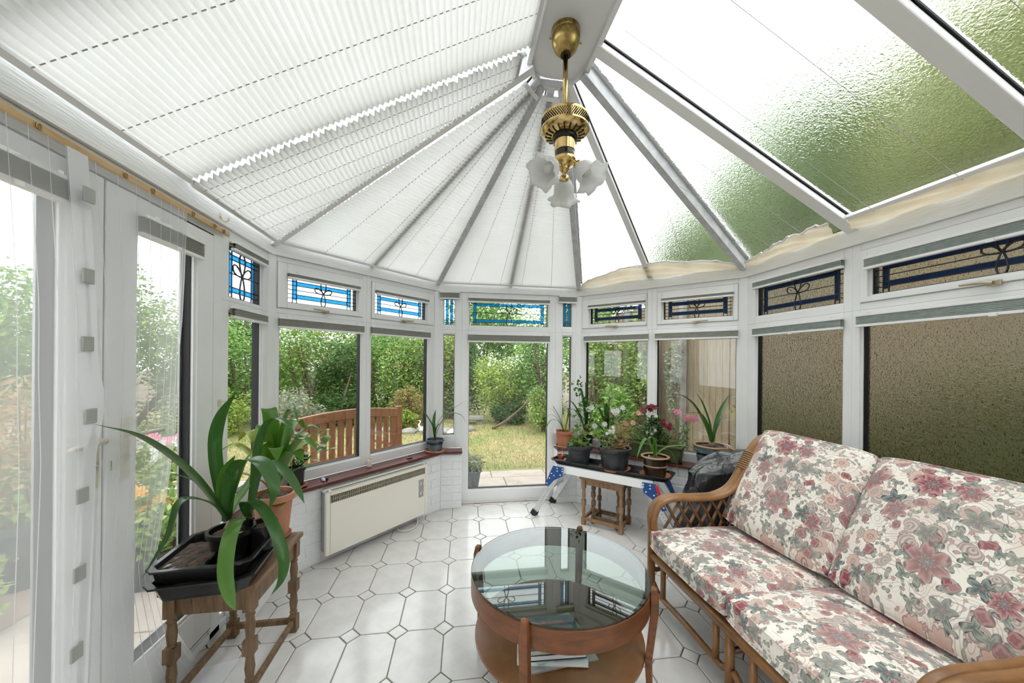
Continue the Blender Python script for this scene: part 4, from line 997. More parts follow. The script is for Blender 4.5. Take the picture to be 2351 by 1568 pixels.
# big strap-leaf plant in black pot, pot stands in the tray
r, t = pot('strap_leaf_plant', 'large strap leaved plant in black pot in the seed trays', (-.945, 1.735, .568), .068, .082, .115, 'plastic_black', rim=.02)
def pix(L):   # depths and directions from the viewpoint used to lay out the leaves in space
    out = []
    for u, v, d in L:
        x, y = (u-1175.5)/F_PX*d, (832.5-v)/F_PX*d
        out.append(V((0, 0, CAM_H))+_right*x+_fwd*d+_up*y)
    return out
dpt = 1.58
B0 = (522, 1195, dpt)
for L, w, mt in (
    ([B0, (470, 1125, 1.52), (405, 1060, 1.42), (318, 1003, 1.27), (216, 974, 1.10)], .056, 'leaf_strap'),
    ([B0, (503, 1110, 1.60), (494, 1020, 1.58), (508, 955, 1.52), (541, 902, 1.45)], .050, 'leaf_strap'),
    ([B0, (528, 1120, 1.58), (552, 1062, 1.55), (598, 1062, 1.48), (628, 1115, 1.42), (620, 1168, 1.40)], .068, 'leaf_strap'),
    ([B0, (535, 1140, 1.60), (556, 1078, 1.63), (575, 1040, 1.66)], .045, 'leaf_strap_light'),
    ([B0, (488, 1160, 1.52), (446, 1146, 1.46), (412, 1158, 1.42), (385, 1235, 1.38), (326, 1328, 1.33)], .052, 'leaf_strap'),
    ([B0, (500, 1155, 1.62), (470, 1118, 1.64), (400, 1090, 1.62), (325, 1108, 1.52)], .014, 'leaf_strap'),
    ([B0, (545, 1150, 1.66), (566, 1120, 1.68), (600, 1060, 1.72)], .05, 'leaf_strap_light'),
    ([B0, (512, 1130, 1.6), (520, 1080, 1.60), (540, 1045, 1.56)], .05, 'leaf_strap_light')):
    strap(r, pix(L), w, mt)
bulb = MB(); bulb.lathe(t, [(.002, -.01), (.026, 0), (.03, .015), (.02, .035), (.012, .05)], 14); bulb.build('bulb', 'ornament_brown', r, smooth=True)
r, t = pot('strap_leaf_plant', 'strap leaved plant with drooping front leaves in square black pot', (-.845, 1.775, .568), .048, .056, .115, 'plastic_black', rim=.02)
B1 = (572, 1190, 1.66)
for L, w, mt in (
    ([B1, (552, 1192, 1.52), (528, 1235, 1.42), (518, 1310, 1.38), (528, 1370, 1.36), (541, 1402, 1.35)], .052, 'leaf_strap_light'),
    ([B1, (560, 1155, 1.62), (590, 1158, 1.56), (625, 1205, 1.50), (650, 1280, 1.46), (645, 1330, 1.44), (622, 1367, 1.43)], .046, 'leaf_strap'),
    ([B1, (585, 1090, 1.70), (598, 1010, 1.72), (622, 965, 1.68), (652, 968, 1.62), (678, 1000, 1.58)], .045, 'leaf_strap'),
    ([B1, (590, 1100, 1.64), (612, 1062, 1.60), (650, 1080, 1.55), (680, 1120, 1.50), (699, 1156, 1.47)], .05, 'leaf_strap'),
    ([B1, (600, 1140, 1.68), (650, 1098, 1.66), (700, 1068, 1.60), (760, 1053, 1.52)], .020, 'leaf_strap')):
    strap(r, pix(L), w, mt)
# clivia in terracotta pot at the back of the stool
r, t = pot('potted_clivia', 'leafy clivia with yellowing leaves in fluted terracotta pot', (-.912, 2.03, .5), .066, .092, .222, 'terracotta_pale', rim=.03, rimr=.010, saucer=(.082, 'terracotta'), rib=lambda a, j: 1+(.012*math.cos(a*22) if j in (1, 2) else 0))
for az, ln, up, w, mt in ((-.3, .26, .24, .062, 'leaf_clivia'), (.4, .25, .28, .064, 'leaf_clivia'), (1.1, .2, .30, .06, 'leaf_clivia'), (2.0, .22, .28, .06, 'leaf_clivia'), (2.7, .26, .26, .058, 'leaf_lime'), (3.3, .27, .22, .056, 'leaf_lime'), (3.9, .24, .12, .055, 'leaf_orange'), (4.6, .16, .24, .06, 'leaf_clivia'), (5.2, .2, .22, .06, 'leaf_clivia'), (5.7, .24, .2, .06, 'leaf_clivia'), (.1, .12, .36, .06, 'leaf_clivia'), (2.4, .1, .36, .06, 'leaf_clivia'), (4.2, .1, .3, .056, 'leaf_clivia'), (5.4, .13, -.02, .055, 'leaf_lime'), (.9, .27, .2, .06, 'leaf_lime')):
    dx, dy = math.cos(az), math.sin(az)
    ln *= .95; up *= 1.22; w *= 1.25; ww = 0 if dx > -.3 else .0
    strap(r, [t, t+V((dx*ln*.25, dy*ln*.25, up*.6)), t+V((dx*ln*.65, dy*ln*.65, up)), t+V((dx*ln, dy*ln, up*.82))], w, mt, fold=.2, base=.5)
# succulent on the sill corner
r, t = pot('potted_succulent', 'round leaved succulent in black pot at left end of sill', spos(WNW, .13, .085), .045, .055, .13, 'plastic_black', saucer=(.07, 'terracotta'), rim=.02)
stems(r, t, [t+V((random.uniform(-.1, .14), random.uniform(-.08, .08), random.uniform(.04, .12))) for _ in range(6)], r=.006, mat='leaf_clivia')
random.seed(5)
for k in range(46):
    c = t+V((random.uniform(-.06, .17), random.uniform(-.10, .08), random.uniform(.04, .24))); an = random.uniform(0, 6.28); d = V((math.cos(an), math.sin(an), random.uniform(-.1, .7))).normalized()*random.uniform(.06, .09)
    strap(r, [c, c+d*.5+V((0, 0, .008)), c+d], .056, 'leaf_clivia', fold=.15, base=.45, n=3)

# ---- coffee table
TCX, TCY, TR_, TZ = .485, 1.655, .400, .448
ct = thing('coffee_table', 'round teak coffee table with smoked glass top and lower shelf', 'table', (TCX, TCY, 0))
m = MB(); m.lathe((TCX, TCY, 0), [(TR_-.018, TZ-.012), (TR_-.018, TZ-.088), (TR_-.014, TZ-.092), (TR_+.002, TZ-.092), (TR_+.006, TZ-.088), (TR_+.006, TZ-.004), (TR_, TZ), (TR_-.008, TZ), (TR_-.008, TZ-.008), (TR_-.018, TZ-.0081)], 96)
# drop the capping faces of the ring
m.f = m.f[:-2]; m.f += [(9*96+k, 9*96+(k+1) % 96, (k+1) % 96, k) for k in range(96)]
m.build('rim', 'teak', ct, smooth=True, auto=35)
m = MB(); m.lathe((TCX, TCY, 0), [(TR_+.003, TZ+.0005), (TR_+.004, TZ+.002), (TR_+.004, TZ+.006), (TR_+.003, TZ+.0075)], 96); m.build('glass_top', 'glass_smoked', ct)
m = MB(); m.lathe((TCX, TCY, 0), [(TR_+.0042, TZ+.0012), (TR_+.0055, TZ+.0012), (TR_+.0055, TZ+.0068), (TR_+.0042, TZ+.0068)], 96, loop=True); m.build('glass_edge', 'glaze_dark', ct)
m = MB(); m.lathe((TCX, TCY, 0), [(TR_-.02, .150), (TR_-.014, .153), (TR_-.014, .163), (TR_-.02, .166)], 96); m.build('shelf', 'teak_shelf', ct, smooth=True, auto=35)
for an in (-123, -35, 149.5, 57):
    a = math.radians(an); d = V((math.cos(a), math.sin(a), 0)); s = V((-d.y, d.x, 0)); P = V((TCX, TCY, 0)); m = MB()
    sec = [(0, .396, .418, .012), (.16, .386, .414, .018), (.36, .406, .438, .022), (.43, .407, .438, .021), (.466, .408, .431, .015), (.472, .411, .426, .006)]
    vs = []
    for z, ri, ro, hw in sec:
        for rr, sg in ((ri, -1), (ro, -.8), (ro, .8), (ri, 1)): vs.append(P+d*(rr+.0)+s*(hw*sg)+V((0, 0, z)))
    m.add(vs, [(3, 2, 1, 0), tuple(20+i for i in range(4))]+[(j*4+i, j*4+(i+1) % 4, (j+1)*4+(i+1) % 4, (j+1)*4+i) for j in range(5) for i in range(4)])
    m.build('leg', 'teak', ct, bevel=.003)
def book(name, label, c, rz, w, l, h, cover, page='paper_white', cat='book', group='books and papers under the glass'):
    root = thing(name, label, cat, c, group); root.rotation_euler.z = rz; ORG[root.name] = V((0, 0, 0))
    m = MB(); m.box(-w/2+.003, w/2-.004, -l/2+.004, l/2-.004, .002, h-.002); m.build('pages', page, root)
    m = MB(); m.box(-w/2, w/2, -l/2, l/2, 0, .002); m.box(-w/2, w/2, -l/2, l/2, h-.002, h); m.box(-w/2, -w/2+.003, -l/2, l/2, .002, h-.002); m.build('cover', cover, root)
    return root
SH = .1662
bx, by = .43, 1.52
book('paper_sheaf', 'loose grey paper sheaf lowest in the pile on table shelf', (bx+.01, by+.02, SH), .10, .30, .22, .006, 'saucer_grey', cat='paper')
book('magazine', 'white magazine near the bottom of the pile on table shelf', (bx-.01, by+.02, SH+.006), -.18, .29, .21, .014, 'paper_white', cat='magazine')
book('folder', 'pale folder showing beneath the dark book on table shelf', (bx+.015, by+.05, SH+.020), .25, .28, .22, .006, 'cover_pale', cat='folder')
book('hardback_book', 'dark navy hardback book in the pile on table shelf', (bx, by+.015, SH+.026), -.05, .24, .19, .024, 'cover_navy')
book('notebook', 'thin cream notebook between dark book and railway magazine', (bx+.0, by+.015, SH+.050), -.03, .23, .18, .008, 'ornament_cream')
rb = book('railway_magazine', 'blue railway magazine with red title on top of pile', (bx+.0, by+.03, SH+.058), -.04, .225, .19, .006, 'paper_blue', cat='magazine')
def text(parent, body, size, loc, mat, rz=0, ext=.0004, bold=False):
    cu = bpy.data.curves.new('title', 'FONT'); cu.body = body; cu.size = size; cu.extrude = ext; cu.align_x = 'CENTER'; cu.align_y = 'CENTER'
    if bold: cu.offset = .0012
    tmp = bpy.data.objects.new('tmp', cu); COL.objects.link(tmp)
    dg = bpy.context.evaluated_depsgraph_get(); me = bpy.data.meshes.new_from_object(tmp.evaluated_get(dg)); bpy.data.objects.remove(tmp)
    me.materials.clear(); me.materials.append(MATS[mat])
    o = bpy.data.objects.new('lettering', me); COL.objects.link(o); o.parent = parent; o.location = loc; o.rotation_euler = (0, 0, rz); return o
text(rb, 'railway', .062, (0, .058, .0066), 'cover_red', bold=True)
text(rb, 'INSIDE SELLAFIELD', .020, (0, .028, .0066), 'cover_navy')
for k, x in enumerate((-.075, 0, .075)):
    m = MB(); m.box(x-.026, x+.026, -.07, -.03, .006, .0068); m.build('locomotive_picture', 'cover_cream' if k != 1 else 'cover_cream', rb)
    for sx in (-.018, .018):
        m = MB(); m.box(x+sx-.008, x+sx+.008, -.046, -.034, .0068, .0074); m.build('windscreen_picture', 'cover_navy', rb)

# ---- rattan sofa
SY0, SY1 = .72, 1.985          # near and far arm planes
sf = thing('rattan_sofa', 'two seat rattan sofa frame with curved arms and lattice sides', 'sofa', (1.55, (SY0+SY1)/2, 0))
armp = [(1.143, .0), (1.143, .25), (1.143, .44), (1.140, .515), (1.177, .585), (1.26, .613), (1.43, .608), (1.56, .615), (1.66, .665), (1.74, .78), (1.82, .905), (1.885, .952), (1.95, .955)]
for y, sg in ((SY1, 1), (SY0, -1)):
    for k, (off, rr, mt) in enumerate(((0, .022, 'rattan'), (-.030*sg, .017, 'rattan'), (.028*sg, .012, 'rattan_pale'))):
        st = 2 if k else 0
        pts = catmull([(x+(.0 if k == 0 else .004), y+off, z+(0 if k == 0 else .004)) for x, z in armp[st:]], 6)
        m = MB(); m.tube(pts, rr, 10); m.build('arm_pole', mt, sf, smooth=True)
    # inner rail, rear leg, binding, lattice
    m = MB(); m.tube([(1.15, y, .40), (1.80, y, .37)], .014, 8); m.build('arm_rail', 'rattan', sf, smooth=True)
    m = MB(); m.tube([(1.78, y, 0), (1.80, y, .37), (1.93, y, .955)], .020, 10); m.build('leg', 'rattan', sf, smooth=True)
    for k, (x, zz, L) in enumerate(((1.765, .823, .03), (1.79, .864, .03))):
        pass
    bnd = MB(); pA, pB = V((1.735, y, .772)), V((1.79, y, .862))
    for k in range(9):
        P = pA.lerp(pB, k/8); d = (pB-pA).normalized(); u = V((0, 1, 0)); w_ = d.cross(u)
        bnd.tube([P+u*(.036*math.cos(a)*1.05)+w_*(.026*math.sin(a)) for a in [2*math.pi*i/14 for i in range(14)]], .0058, 5, True)
    tag(bnd.build('cane_binding', 'rattan_pale', sf, smooth=True), kind='stuff')
    for k in range(8):
        for sl_ in (-1, 1):
            xb = 1.20+k*.075; xt = xb+sl_*.13
            zt_ = .60 if xt < 1.6 else .60+(xt-1.6)*.9
            zt_ = min(zt_, .80)
            if not (1.17 < xt < 1.80): continue
            m = MB(); m.tube([(xb, y+.006*sl_, .385), (xt, y+.006*sl_, zt_)], .0085, 7); m.build('lattice_cane', 'rattan_dark' if sl_ < 0 else 'rattan', sf, smooth=True)
for (x, z, rr, mt, nm) in ((1.150, .288, .024, 'rattan', 'front_rail'), (1.162, .318, .013, 'rattan_dark', 'front_rail'), (1.95, .955, .020, 'rattan', 'back_rail'), (1.80, .33, .02, 'rattan_dark', 'rear_rail')):
    m = MB(); m.tube([(x, SY0, z), (x, SY1, z)], rr, 10); m.build(nm, mt, sf, smooth=True)
for x in (1.28, 1.42, 1.56, 1.70):
    m = MB(); m.box(x-.03, x+.03, SY0, SY1, .288, .305); m.build('seat_slat', 'rattan_dark', sf)
ym = 1.375
for y in (ym,):
    for dx in (0,):
        m = MB(); m.tube([(1.152, y, 0), (1.150, y, .27)], .019, 10); m.build('leg', 'rattan', sf, smooth=True)
        m = MB(); m.tube([(1.78, y, 0), (1.78, y, .33)], .019, 10); m.build('leg', 'rattan', sf, smooth=True)
for ya, yb in ((SY1-.01, ym+.02), (ym-.02, SY0+.01)):
    a, b = ya-.10, yb+.065
    m = MB(); m.tube(catmull([(1.152, ya, .13), (1.152, ya-.05, .098), (1.152, a, .092), (1.152, (a+b)/2, .10), (1.152, b, .096), (1.152, yb+.02, .10), (1.152, yb, .12)], 5), .0145, 9); m.build('lower_rail', 'rattan', sf, smooth=True)
    for y in (a, b):
        m = MB(); m.tube([(1.152, y, .10), (1.152, y, .272)], .0145, 9); m.build('post', 'rattan', sf, smooth=True)
for y in (SY1, ym, SY0):
    m = MB(); m.tube([(1.15, y, .20), (1.78, y, .20)], .013, 8); m.build('side_stretcher', 'rattan_dark', sf, smooth=True)
def cushion(label, size, loc, rot, puff=1.0, seed=0):
    w, l, t = size; root = thing('sofa_cushion', label, 'cushion', loc, 'floral sofa cushions'); root.rotation_euler = rot; ORG[root.name] = V((0, 0, 0))
    nu, nv = 22, 26; rg = random.Random(seed); ph = [rg.uniform(0, 6) for _ in range(6)]
    def sup(a): return math.copysign(abs(a)**.8, a)
    def P(a, b, top):
        a, b = a*2-1, b*2-1; a2, b2 = math.sin(a*math.pi/2), math.sin(b*math.pi/2)
        ex = 1-.03*(1-b2*b2)*0; x = a2*w/2*(1-.045*(abs(b2)**6)); y = b2*l/2*(1-.04*(abs(a2)**6))
        dome = (max(0, 1-abs(a2)**3.2)*max(0, 1-abs(b2)**3.2))**.55
        wr = .006*math.sin(a*5+ph[0]+b*2)*math.sin(b*6+ph[1])*dome
        z = (t*.30+t*.22*dome*puff+wr)*(1 if top else -1)
        return V((x, y, z))
    m = MB(); m.grid(lambda a, b: P(a, b, True), nu, nv); m.grid(lambda a, b: P(b, a, False), nv, nu)
    edge = [(i/nu, 0) for i in range(nu)]+[(1, j/nv) for j in range(nv)]+[(1-i/nu, 1) for i in range(nu)]+[(0, 1-j/nv) for j in range(nv)]
    n = len(edge); tp_ = [P(a, b, True) for a, b in edge]; bt = [P(a, b, False) for a, b in edge]
    mid = [(p+q_)/2+V((p.x, p.y, 0)).normalized()*.008 for p, q_ in zip(tp_, bt)]
    m.add(tp_+mid+bt, [(k*n+i, k*n+(i+1) % n, (k+1)*n+(i+1) % n, (k+1)*n+i) for k in (0, 1) for i in range(n)])
    m.build('cover', 'floral', root, smooth=True)
    for lp in (tp_, bt):
        p = MB(); p.tube([q_+V((q_.x, q_.y, 0)).normalized()*.002 for q_ in lp], .0048, 6, True); p.build('piping', 'floral', root, smooth=True)
    return root
cushion('far floral seat cushion beside the lattice arm', (.60, .605, .145), (1.415, 1.672, .388), (0, math.radians(1.5), 0), seed=1)
cushion('near floral seat cushion at bottom of the picture', (.60, .615, .150), (1.405, 1.052, .394), (0, math.radians(1.5), 0), seed=2)
cushion('far floral back cushion leaning next to the lattice arm', (.60, .60, .19), (1.795, 1.672, .715), (math.radians(2), math.radians(-62), 0), puff=1.25, seed=3)
cushion('near floral back cushion leaning against obscured window side', (.60, .63, .20), (1.79, 1.045, .715), (math.radians(-2), math.radians(-62), 0), puff=1.25, seed=4)

# ---- work platform with plant tray
PT, PW = V((.737, -.676)).normalized(), V((.676, .737)).normalized(); PO = V((.904, 3.397))
def pp(s, w, z): return V((PO.x+PT.x*s+PW.x*w, PO.y+PT.y*s+PW.y*w, z))
wp = thing('work_platform', 'folding aluminium work platform with blue hinge plates', 'platform', tuple(pp(.5, 0, 0)))
def pbox(m, s0, s1, w0, w1, z0, z1): m.hexa([pp(s0, w0, z0), pp(s1, w0, z0), pp(s1, w1, z0), pp(s0, w1, z0), pp(s0, w0, z1), pp(s1, w0, z1), pp(s1, w1, z1), pp(s0, w1, z1)]); return m
PH, PWd, PL0, PL1 = .497, .165, .16, .98
pbox(MB(), PL0, PL1, -PWd, PWd, PH-.018, PH).build('deck', 'alu_white', wp, bevel=.003)
for sg in (-1, 1):
    pbox(MB(), PL0+.01, PL1-.01, sg*PWd-.012, sg*PWd+.012, PH-.068, PH-.002).build('side_beam', 'alu_white', wp, bevel=.003)
for end in (0, 1):
    for sg in (-1, 1):
        st, sb = (.20, -.075) if end == 0 else (.94, 1.215)
        a, b = pp(st, sg*(PWd+.012), PH-.05), pp(sb, sg*(PWd+.018), .0)
        up = V((PW.x, PW.y, 0))
        m = MB(); m.beam(a, b, .050, .012, up, -.012); lg = m.build('leg', 'aluminium', wp, bevel=.002)
        for k in range(10):
            P = a.lerp(b, .40+.045*k); m = MB(); m.tube([P+up*(.0125*sg), P+up*(.0135*sg)], .0032, 6); m.build('rivet', 'heater_dark', lg)
        f = a.lerp(b, .90); m = MB(); m.beam(f, b, .058, .020, up, -.020); m.build('foot', 'rubber', lg, bevel=.002)
        # hinge plate
        sgn = 1 if end == 0 else -1
        poly = [(.235, -.005), (.135, -.005), (.112, -.05), (.055, -.185), (.085, -.20), (.14, -.135), (.225, -.085)]
        def hp(s, z, w): return pp(s if end == 0 else 1.14-s, w, PH-.005+z)
        wv = sg*(PWd+.027)
        m = MB(); m.prism([hp(s, z, wv) for s, z in poly], up*(.005*sg)); hg = m.build('hinge_plate', 'blue_paint', wp, bevel=.001)
        for s, z in ((.225, -.02), (.225, -.04), (.175, -.02), (.175, -.045), (.12, -.075), (.205, -.075), (.145, -.09), (.075, -.17), (.10, -.12)):
            m = MB(); P = hp(s, z, wv+sg*.005); m.tube([P, P+up*(.004*sg)], .0058, 8); m.build('bolt', 'alu_white', hg)
        if end == 1 and sg == -1:
            m = MB(); m.prism([hp(s, z, wv-.006) for s, z in ((.14, -.012), (.115, -.012), (.09, -.095), (.115, -.098))], up*-.006); m.build('release_lever', 'red_paint', wp, bevel=.002)
    st = .045 if end == 0 else 1.095
    m = MB(); m.tube([pp(st, -PWd-.01, .24), pp(st, PWd+.01, .24)], .014, 8); m.build('rung', 'aluminium', wp)
tb = tray('plant_tray', 'long black plastic tray of potted plants on the work platform', tuple((pp(.598, -.062, 0)).xy), math.atan2(PT.y, PT.x), 1.0, .225, .042, .4975, flare=.022, rim=.010, ribs=False)
ZTR = .508
def trp(s, w): p = pp(s, w, 0); return (p.x, p.y, ZTR)
# nest of tables under the platform
ang = math.atan2(PT.y, PT.x)
c = pp(.555, .0, 0); stool('nest_table', 'outer oak nest table with turned legs under the work platform', c.x, c.y, ang, .385, .285, .418, 'oak_light', 'oak_light', 'nest of tables under the platform', sq=.0175, ap=.045)
c = pp(.565, .03, 0); stool('nest_table', 'smaller darker oak nest table tucked inside the outer one', c.x, c.y, ang, .275, .205, .385, 'oak_old', 'oak_old', 'nest of tables under the platform', sq=.0155, ap=.035)

# pots on the tray
random.seed(21)
def bushy(root, c, R, n, size, mat, seed, name='foliage', aspect=.5):
    vs, fs = leafcloud(n, ball(c, R), size, seed, aspect); o = cloudobj(name, vs, fs, mat, root); return o
r, t = pot('potted_geranium', 'leafy plant in charcoal plastic pot at left of the tray', trp(.318, -.050), .086, .110, .165, 'plastic_charcoal', rim=.022, rimr=.008)
bushy(r, t+V((0, 0, .05)), (.10, .09, .055), 60, .05, 'leaf_small', 1, aspect=.8)
stems(r, t, [t+V((random.uniform(-.12, .10), random.uniform(-.08, .08), random.uniform(.06, .22))) for _ in range(9)], mat='leaf_dry')
bushy(r, t+V((.02, .03, .13)), (.08, .06, .07), 34, .045, 'leaf_small', 2, aspect=.8)
r, t = pot('potted_diascia', 'dried straggly plant with white flowers in big dark pot on terracotta saucer', trp(.64, -.048), .104, .128, .180, 'plastic_charcoal', rim=.025, rimr=.008, saucer=(.132, 'terracotta'))
bushy(r, t+V((.06, -.02, .10)), (.07, .06, .14), 260, .042, 'leaf_dry', 3, aspect=.25)
bushy(r, t+V((-.06, 0, .08)), (.08, .07, .08), 120, .032, 'leaf_small', 4, aspect=.6)
bushy(r, t+V((-.02, 0, .10)), (.10, .08, .09), 60, .034, 'leaf_dry', 5, aspect=.4)
stems(r, t, [t+V((random.uniform(-.02, .18), random.uniform(-.08, .06), random.uniform(.12, .32))) for _ in range(22)], mat='leaf_dry', r=.0016)
for k in range(7): 
    c = t+V((-.05+random.uniform(-.06, .05), -.03, .12+random.uniform(-.02, .08))); flower(r, c, .016, 'petal_white', rows=2, n=6)
for c in (t+V((.15, -.02, .22)), t+V((.21, .0, .30)), t+V((.09, .0, .21))): flower(r, c, .024, 'petal_salmon', n=7, rows=2, flat=.8)
r, t = pot('potted_amaryllis', 'amaryllis in brown glazed pot at right end of the tray', trp(.968, -.050), .080, .100, .155, 'glaze_dark', rim=.014, rimr=.006, saucer=(.118, 'terracotta'), lip='glaze_tan', bands=((.50, .58, 'glaze_tan'),))
for pts, w in (([(0, 0, 0), (-.06, -.02, .12), (-.10, -.04, .165), (-.15, -.06, .12), (-.20, -.08, .02)], .032), ([(0, 0, 0), (.0, 0, .11), (-.035, -.01, .17), (-.09, -.03, .15)], .030), ([(0, 0, 0), (.06, -.03, .08), (.16, -.06, .105), (.27, -.09, .09), (.37, -.12, .045)], .030), ([(0, 0, 0), (.05, .0, .06), (.12, .0, .055), (.17, -.01, -.02), (.20, -.02, -.16)], .026), ([(0, 0, 0), (-.01, 0, .1), (.0, .01, .17)], .028)):
    strap(r, [t+V(p) for p in pts], w, 'leaf_strap_light')
m = MB(); m.box(t.x-.058, t.x-.050, t.y-.002, t.y, t.z-.005, t.z+.025); m.build('plant_label', 'paper_white', r)
r, t = pot('seedling_pot', 'tiny red plastic pot on grey saucer at left end of tray', trp(.152, -.075), .024, .032, .05, 'plastic_red', saucer=(.052, 'saucer_grey'))
stems(r, t, [t+V((-.03, 0, .14)), t+V((.02, .01, .17)), t+V((.0, 0, .12))], mat='leaf_dry', r=.0015)
m = MB(); m.box(t.x+.004, t.x+.012, t.y-.012, t.y-.010, t.z-.01, t.z+.045); m.build('plant_label', 'paper_white', r)
# pots on the right sill
def npos(x, y): return (x, y, SZ)
r, t = pot('potted_spider_plant', 'spidery plant in terracotta pot on sill right of garden door', npos(1.098, 3.575), .064, .088, .155, 'terracotta', rim=.024, rimr=.008, saucer=(.086, 'terracotta_pale'))
for pts, w in (([(0, 0, 0), (-.06, -.02, .10), (-.13, -.03, .11), (-.18, -.05, .03), (-.17, -.06, -.06)], .018), ([(0, 0, 0), (-.05, 0, .12), (-.11, .0, .20), (-.16, -.02, .22)], .012), ([(0, 0, 0), (-.05, 0, .10), (-.12, -.02, .16), (-.17, -.03, .14)], .016), ([(0, 0, 0), (.03, 0, .12), (.03, -.02, .20), (.01, -.04, .22)], .016), ([(0, 0, 0), (.05, 0, .08), (.08, -.03, .10)], .016)):
    strap(r, [t+V(p)*1.15 for p in pts], w*1.15, 'leaf_strap_light')
m = MB(); m.tube(catmull([t, t+V((-.05, 0, .15)), t+V((-.13, -.03, .27))], 4), .003, 5); m.build('stem', 'bark', r)
m = MB(); m.tube([t+V((.045+.02*math.cos(a), -.01, .17+.035*math.sin(a))) for a in [i*.7 for i in range(8)]], .004, 5); m.build('dried_curl', 'leaf_dry', r)
m = MB(); m.hexa([t+V(p) for p in ((-.115, -.02, .0), (-.085, -.025, -.01), (-.085, -.022, -.01), (-.115, -.017, .0), (-.128, -.02, .055), (-.100, -.025, .05), (-.100, -.022, .05), (-.128, -.017, .055))]); m.build('plant_label', 'paper_white', r)
r, t = pot('potted_agapanthus', 'tall green leaved plant with white flowers in black pot behind the tray', tuple(WNE.p(.14, .085, SZ)), .055, .07, .12, 'plastic_black')
for az, ln, up, w in ((-2.8, .26, .36, .045), (2.6, .12, .48, .046), (1.9, .05, .54, .05), (.2, .22, .44, .038), (-.6, .24, .30, .034), (-1.8, .12, .38, .045), (3.3, .2, .28, .04), (.9, .1, .42, .05), (2.2, .1, .40, .045)):
    dx, dy = math.cos(az), -abs(math.sin(az))*.4
    strap(r, [t, t+V((dx*ln*.3, dy*ln*.3, up*.6)), t+V((dx*ln*.7, dy*ln*.7, up)), t+V((dx*ln, dy*ln, up*.95))], w, 'leaf_strap')
bushy(r, t+V((-.10, -.03, .50)), (.05, .03, .10), 26, .04, 'leaf_dark', 8, aspect=.7); bushy(r, t+V((0, -.02, .22)), (.14, .06, .16), 90, .05, 'leaf_small', 9, aspect=.55); stems(r, t, [t+V((-.10, -.03, .58)), t+V((-.02, -.03, .24)), t+V((.02, -.04, .2))], r=.002)
for c in ((.03, -.06, .30), (.0, -.05, .285), (.06, -.06, .12)): flower(r, t+V(c), .030, 'petal_white', n=7, rows=2, flat=.7)
r, t = pot('potted_lily', 'broad leaved plant with white flowers in peach pot on right sill', tuple(WNE.p(.36, .085, SZ)), .05, .062, .13, 'terracotta_pale', saucer=(.066, 'terracotta'))
for az, ln, up, w in ((2.8, .16, .30, .05), (2.2, .08, .34, .055), (.9, .05, .40, .055), (.2, .22, .32, .034), (-.6, .28, .24, .024), (3.4, .2, .16, .036), (1.4, .04, .3, .05)):
    dx, dy = math.cos(az), -abs(math.sin(az))*.4
    strap(r, [t, t+V((dx*ln*.3, dy*ln*.3, up*.6)), t+V((dx*ln*.7, dy*ln*.7, up)), t+V((dx*ln, dy*ln, up*.9))], w, 'leaf_strap')
bushy(r, t+V((.02, -.02, .10)), (.13, .06, .12), 80, .05, 'leaf_small', 19, aspect=.5)
for c in ((.03, -.06, .27), (.07, -.06, .275), (.05, -.06, .25), (.13, -.05, .30), (-.06, -.07, .15)): flower(r, t+V(c), .028, 'petal_white', n=7, rows=2, flat=.7)
# green trough
tc_ = WNE.p(.675, .088, SZ); tr = thing('green_trough', 'long olive green plastic trough of dianthus on right sill', 'planter', tuple(tc_))
def tq(s, d, z): return WNE.p(.675+s, .088+d, SZ+z)
m = MB()
L0, L1, h0_, h1_ = .345, .365, .05, .066
vs = []
for (l, w, z) in ((L0, h0_, 0), (L1, h1_, .125), (L1+.012, h1_+.012, .125), (L1+.012, h1_+.012, .145), (L1-.004, h1_-.004, .145), (L1-.01, h1_-.01, .12)):
    vs += [tq(-l, -w, z), tq(l, -w, z), tq(l, w, z), tq(-l, w, z)]
m.add(vs, [(3, 2, 1, 0), (20, 21, 22, 23)]+[(j*4+i, j*4+(i+1) % 4, (j+1)*4+(i+1) % 4, (j+1)*4+i) for j in range(5) for i in range(4)]); m.build('trough', 'trough_green', tr, bevel=.006)
m = MB(); m.grid(lambda a, b: tq(-.35+.70*a, -.052+.104*b, .124+.006*math.sin(a*30)*math.cos(b*9)), 20, 5); m.build('soil', 'soil', tr, smooth=True)
for k, (s, zc, R, n, mt, sd) in enumerate(((-.12, .20, (.09, .055, .07), 150, 'leaf_small', 31), (.12, .27, (.09, .055, .14), 620, 'leaf_dark', 32), (.0, .22, (.09, .055, .09), 190, 'leaf_small', 33), (.33, .24, (.10, .05, .13), 170, 'leaf_small', 34), (.20, .20, (.07, .055, .07), 260, 'leaf_dark', 36))):
    bushy(tr, tq(s, 0, zc), R, n, .035, mt, sd, aspect=.35)
for s, z in ((.09, .455), (.115, .47), (.145, .462), (.04, .43), (.105, .44)): flower(tr, tq(s, .05, z), .027, 'petal_red', n=7, rows=3)
for s, z in ((.21, .33), (.235, .31), (.265, .29), (.275, .32), (.22, .35)): flower(tr, tq(s, .05, z), .025, 'petal_red', n=7, rows=3)
for s, z in ((.08, .24), (.12, .23), (.15, .26), (.08, .40), (.11, .41), (.14, .405), (.16, .39), (.10, .385)): flower(tr, tq(s, .058, z), .015, 'petal_white', n=5, rows=2)
for s, z in ((.335, .44), (.318, .435)): flower(tr, tq(s, .04, z), .028, 'petal_pink', n=6, rows=2)
for k in range(10): flower(tr, tq(.42+random.uniform(-.055, .065), .04, .395+random.uniform(-.02, .022)), .024, 'petal_pink' if k < 6 else 'petal_salmon', n=5, rows=1)
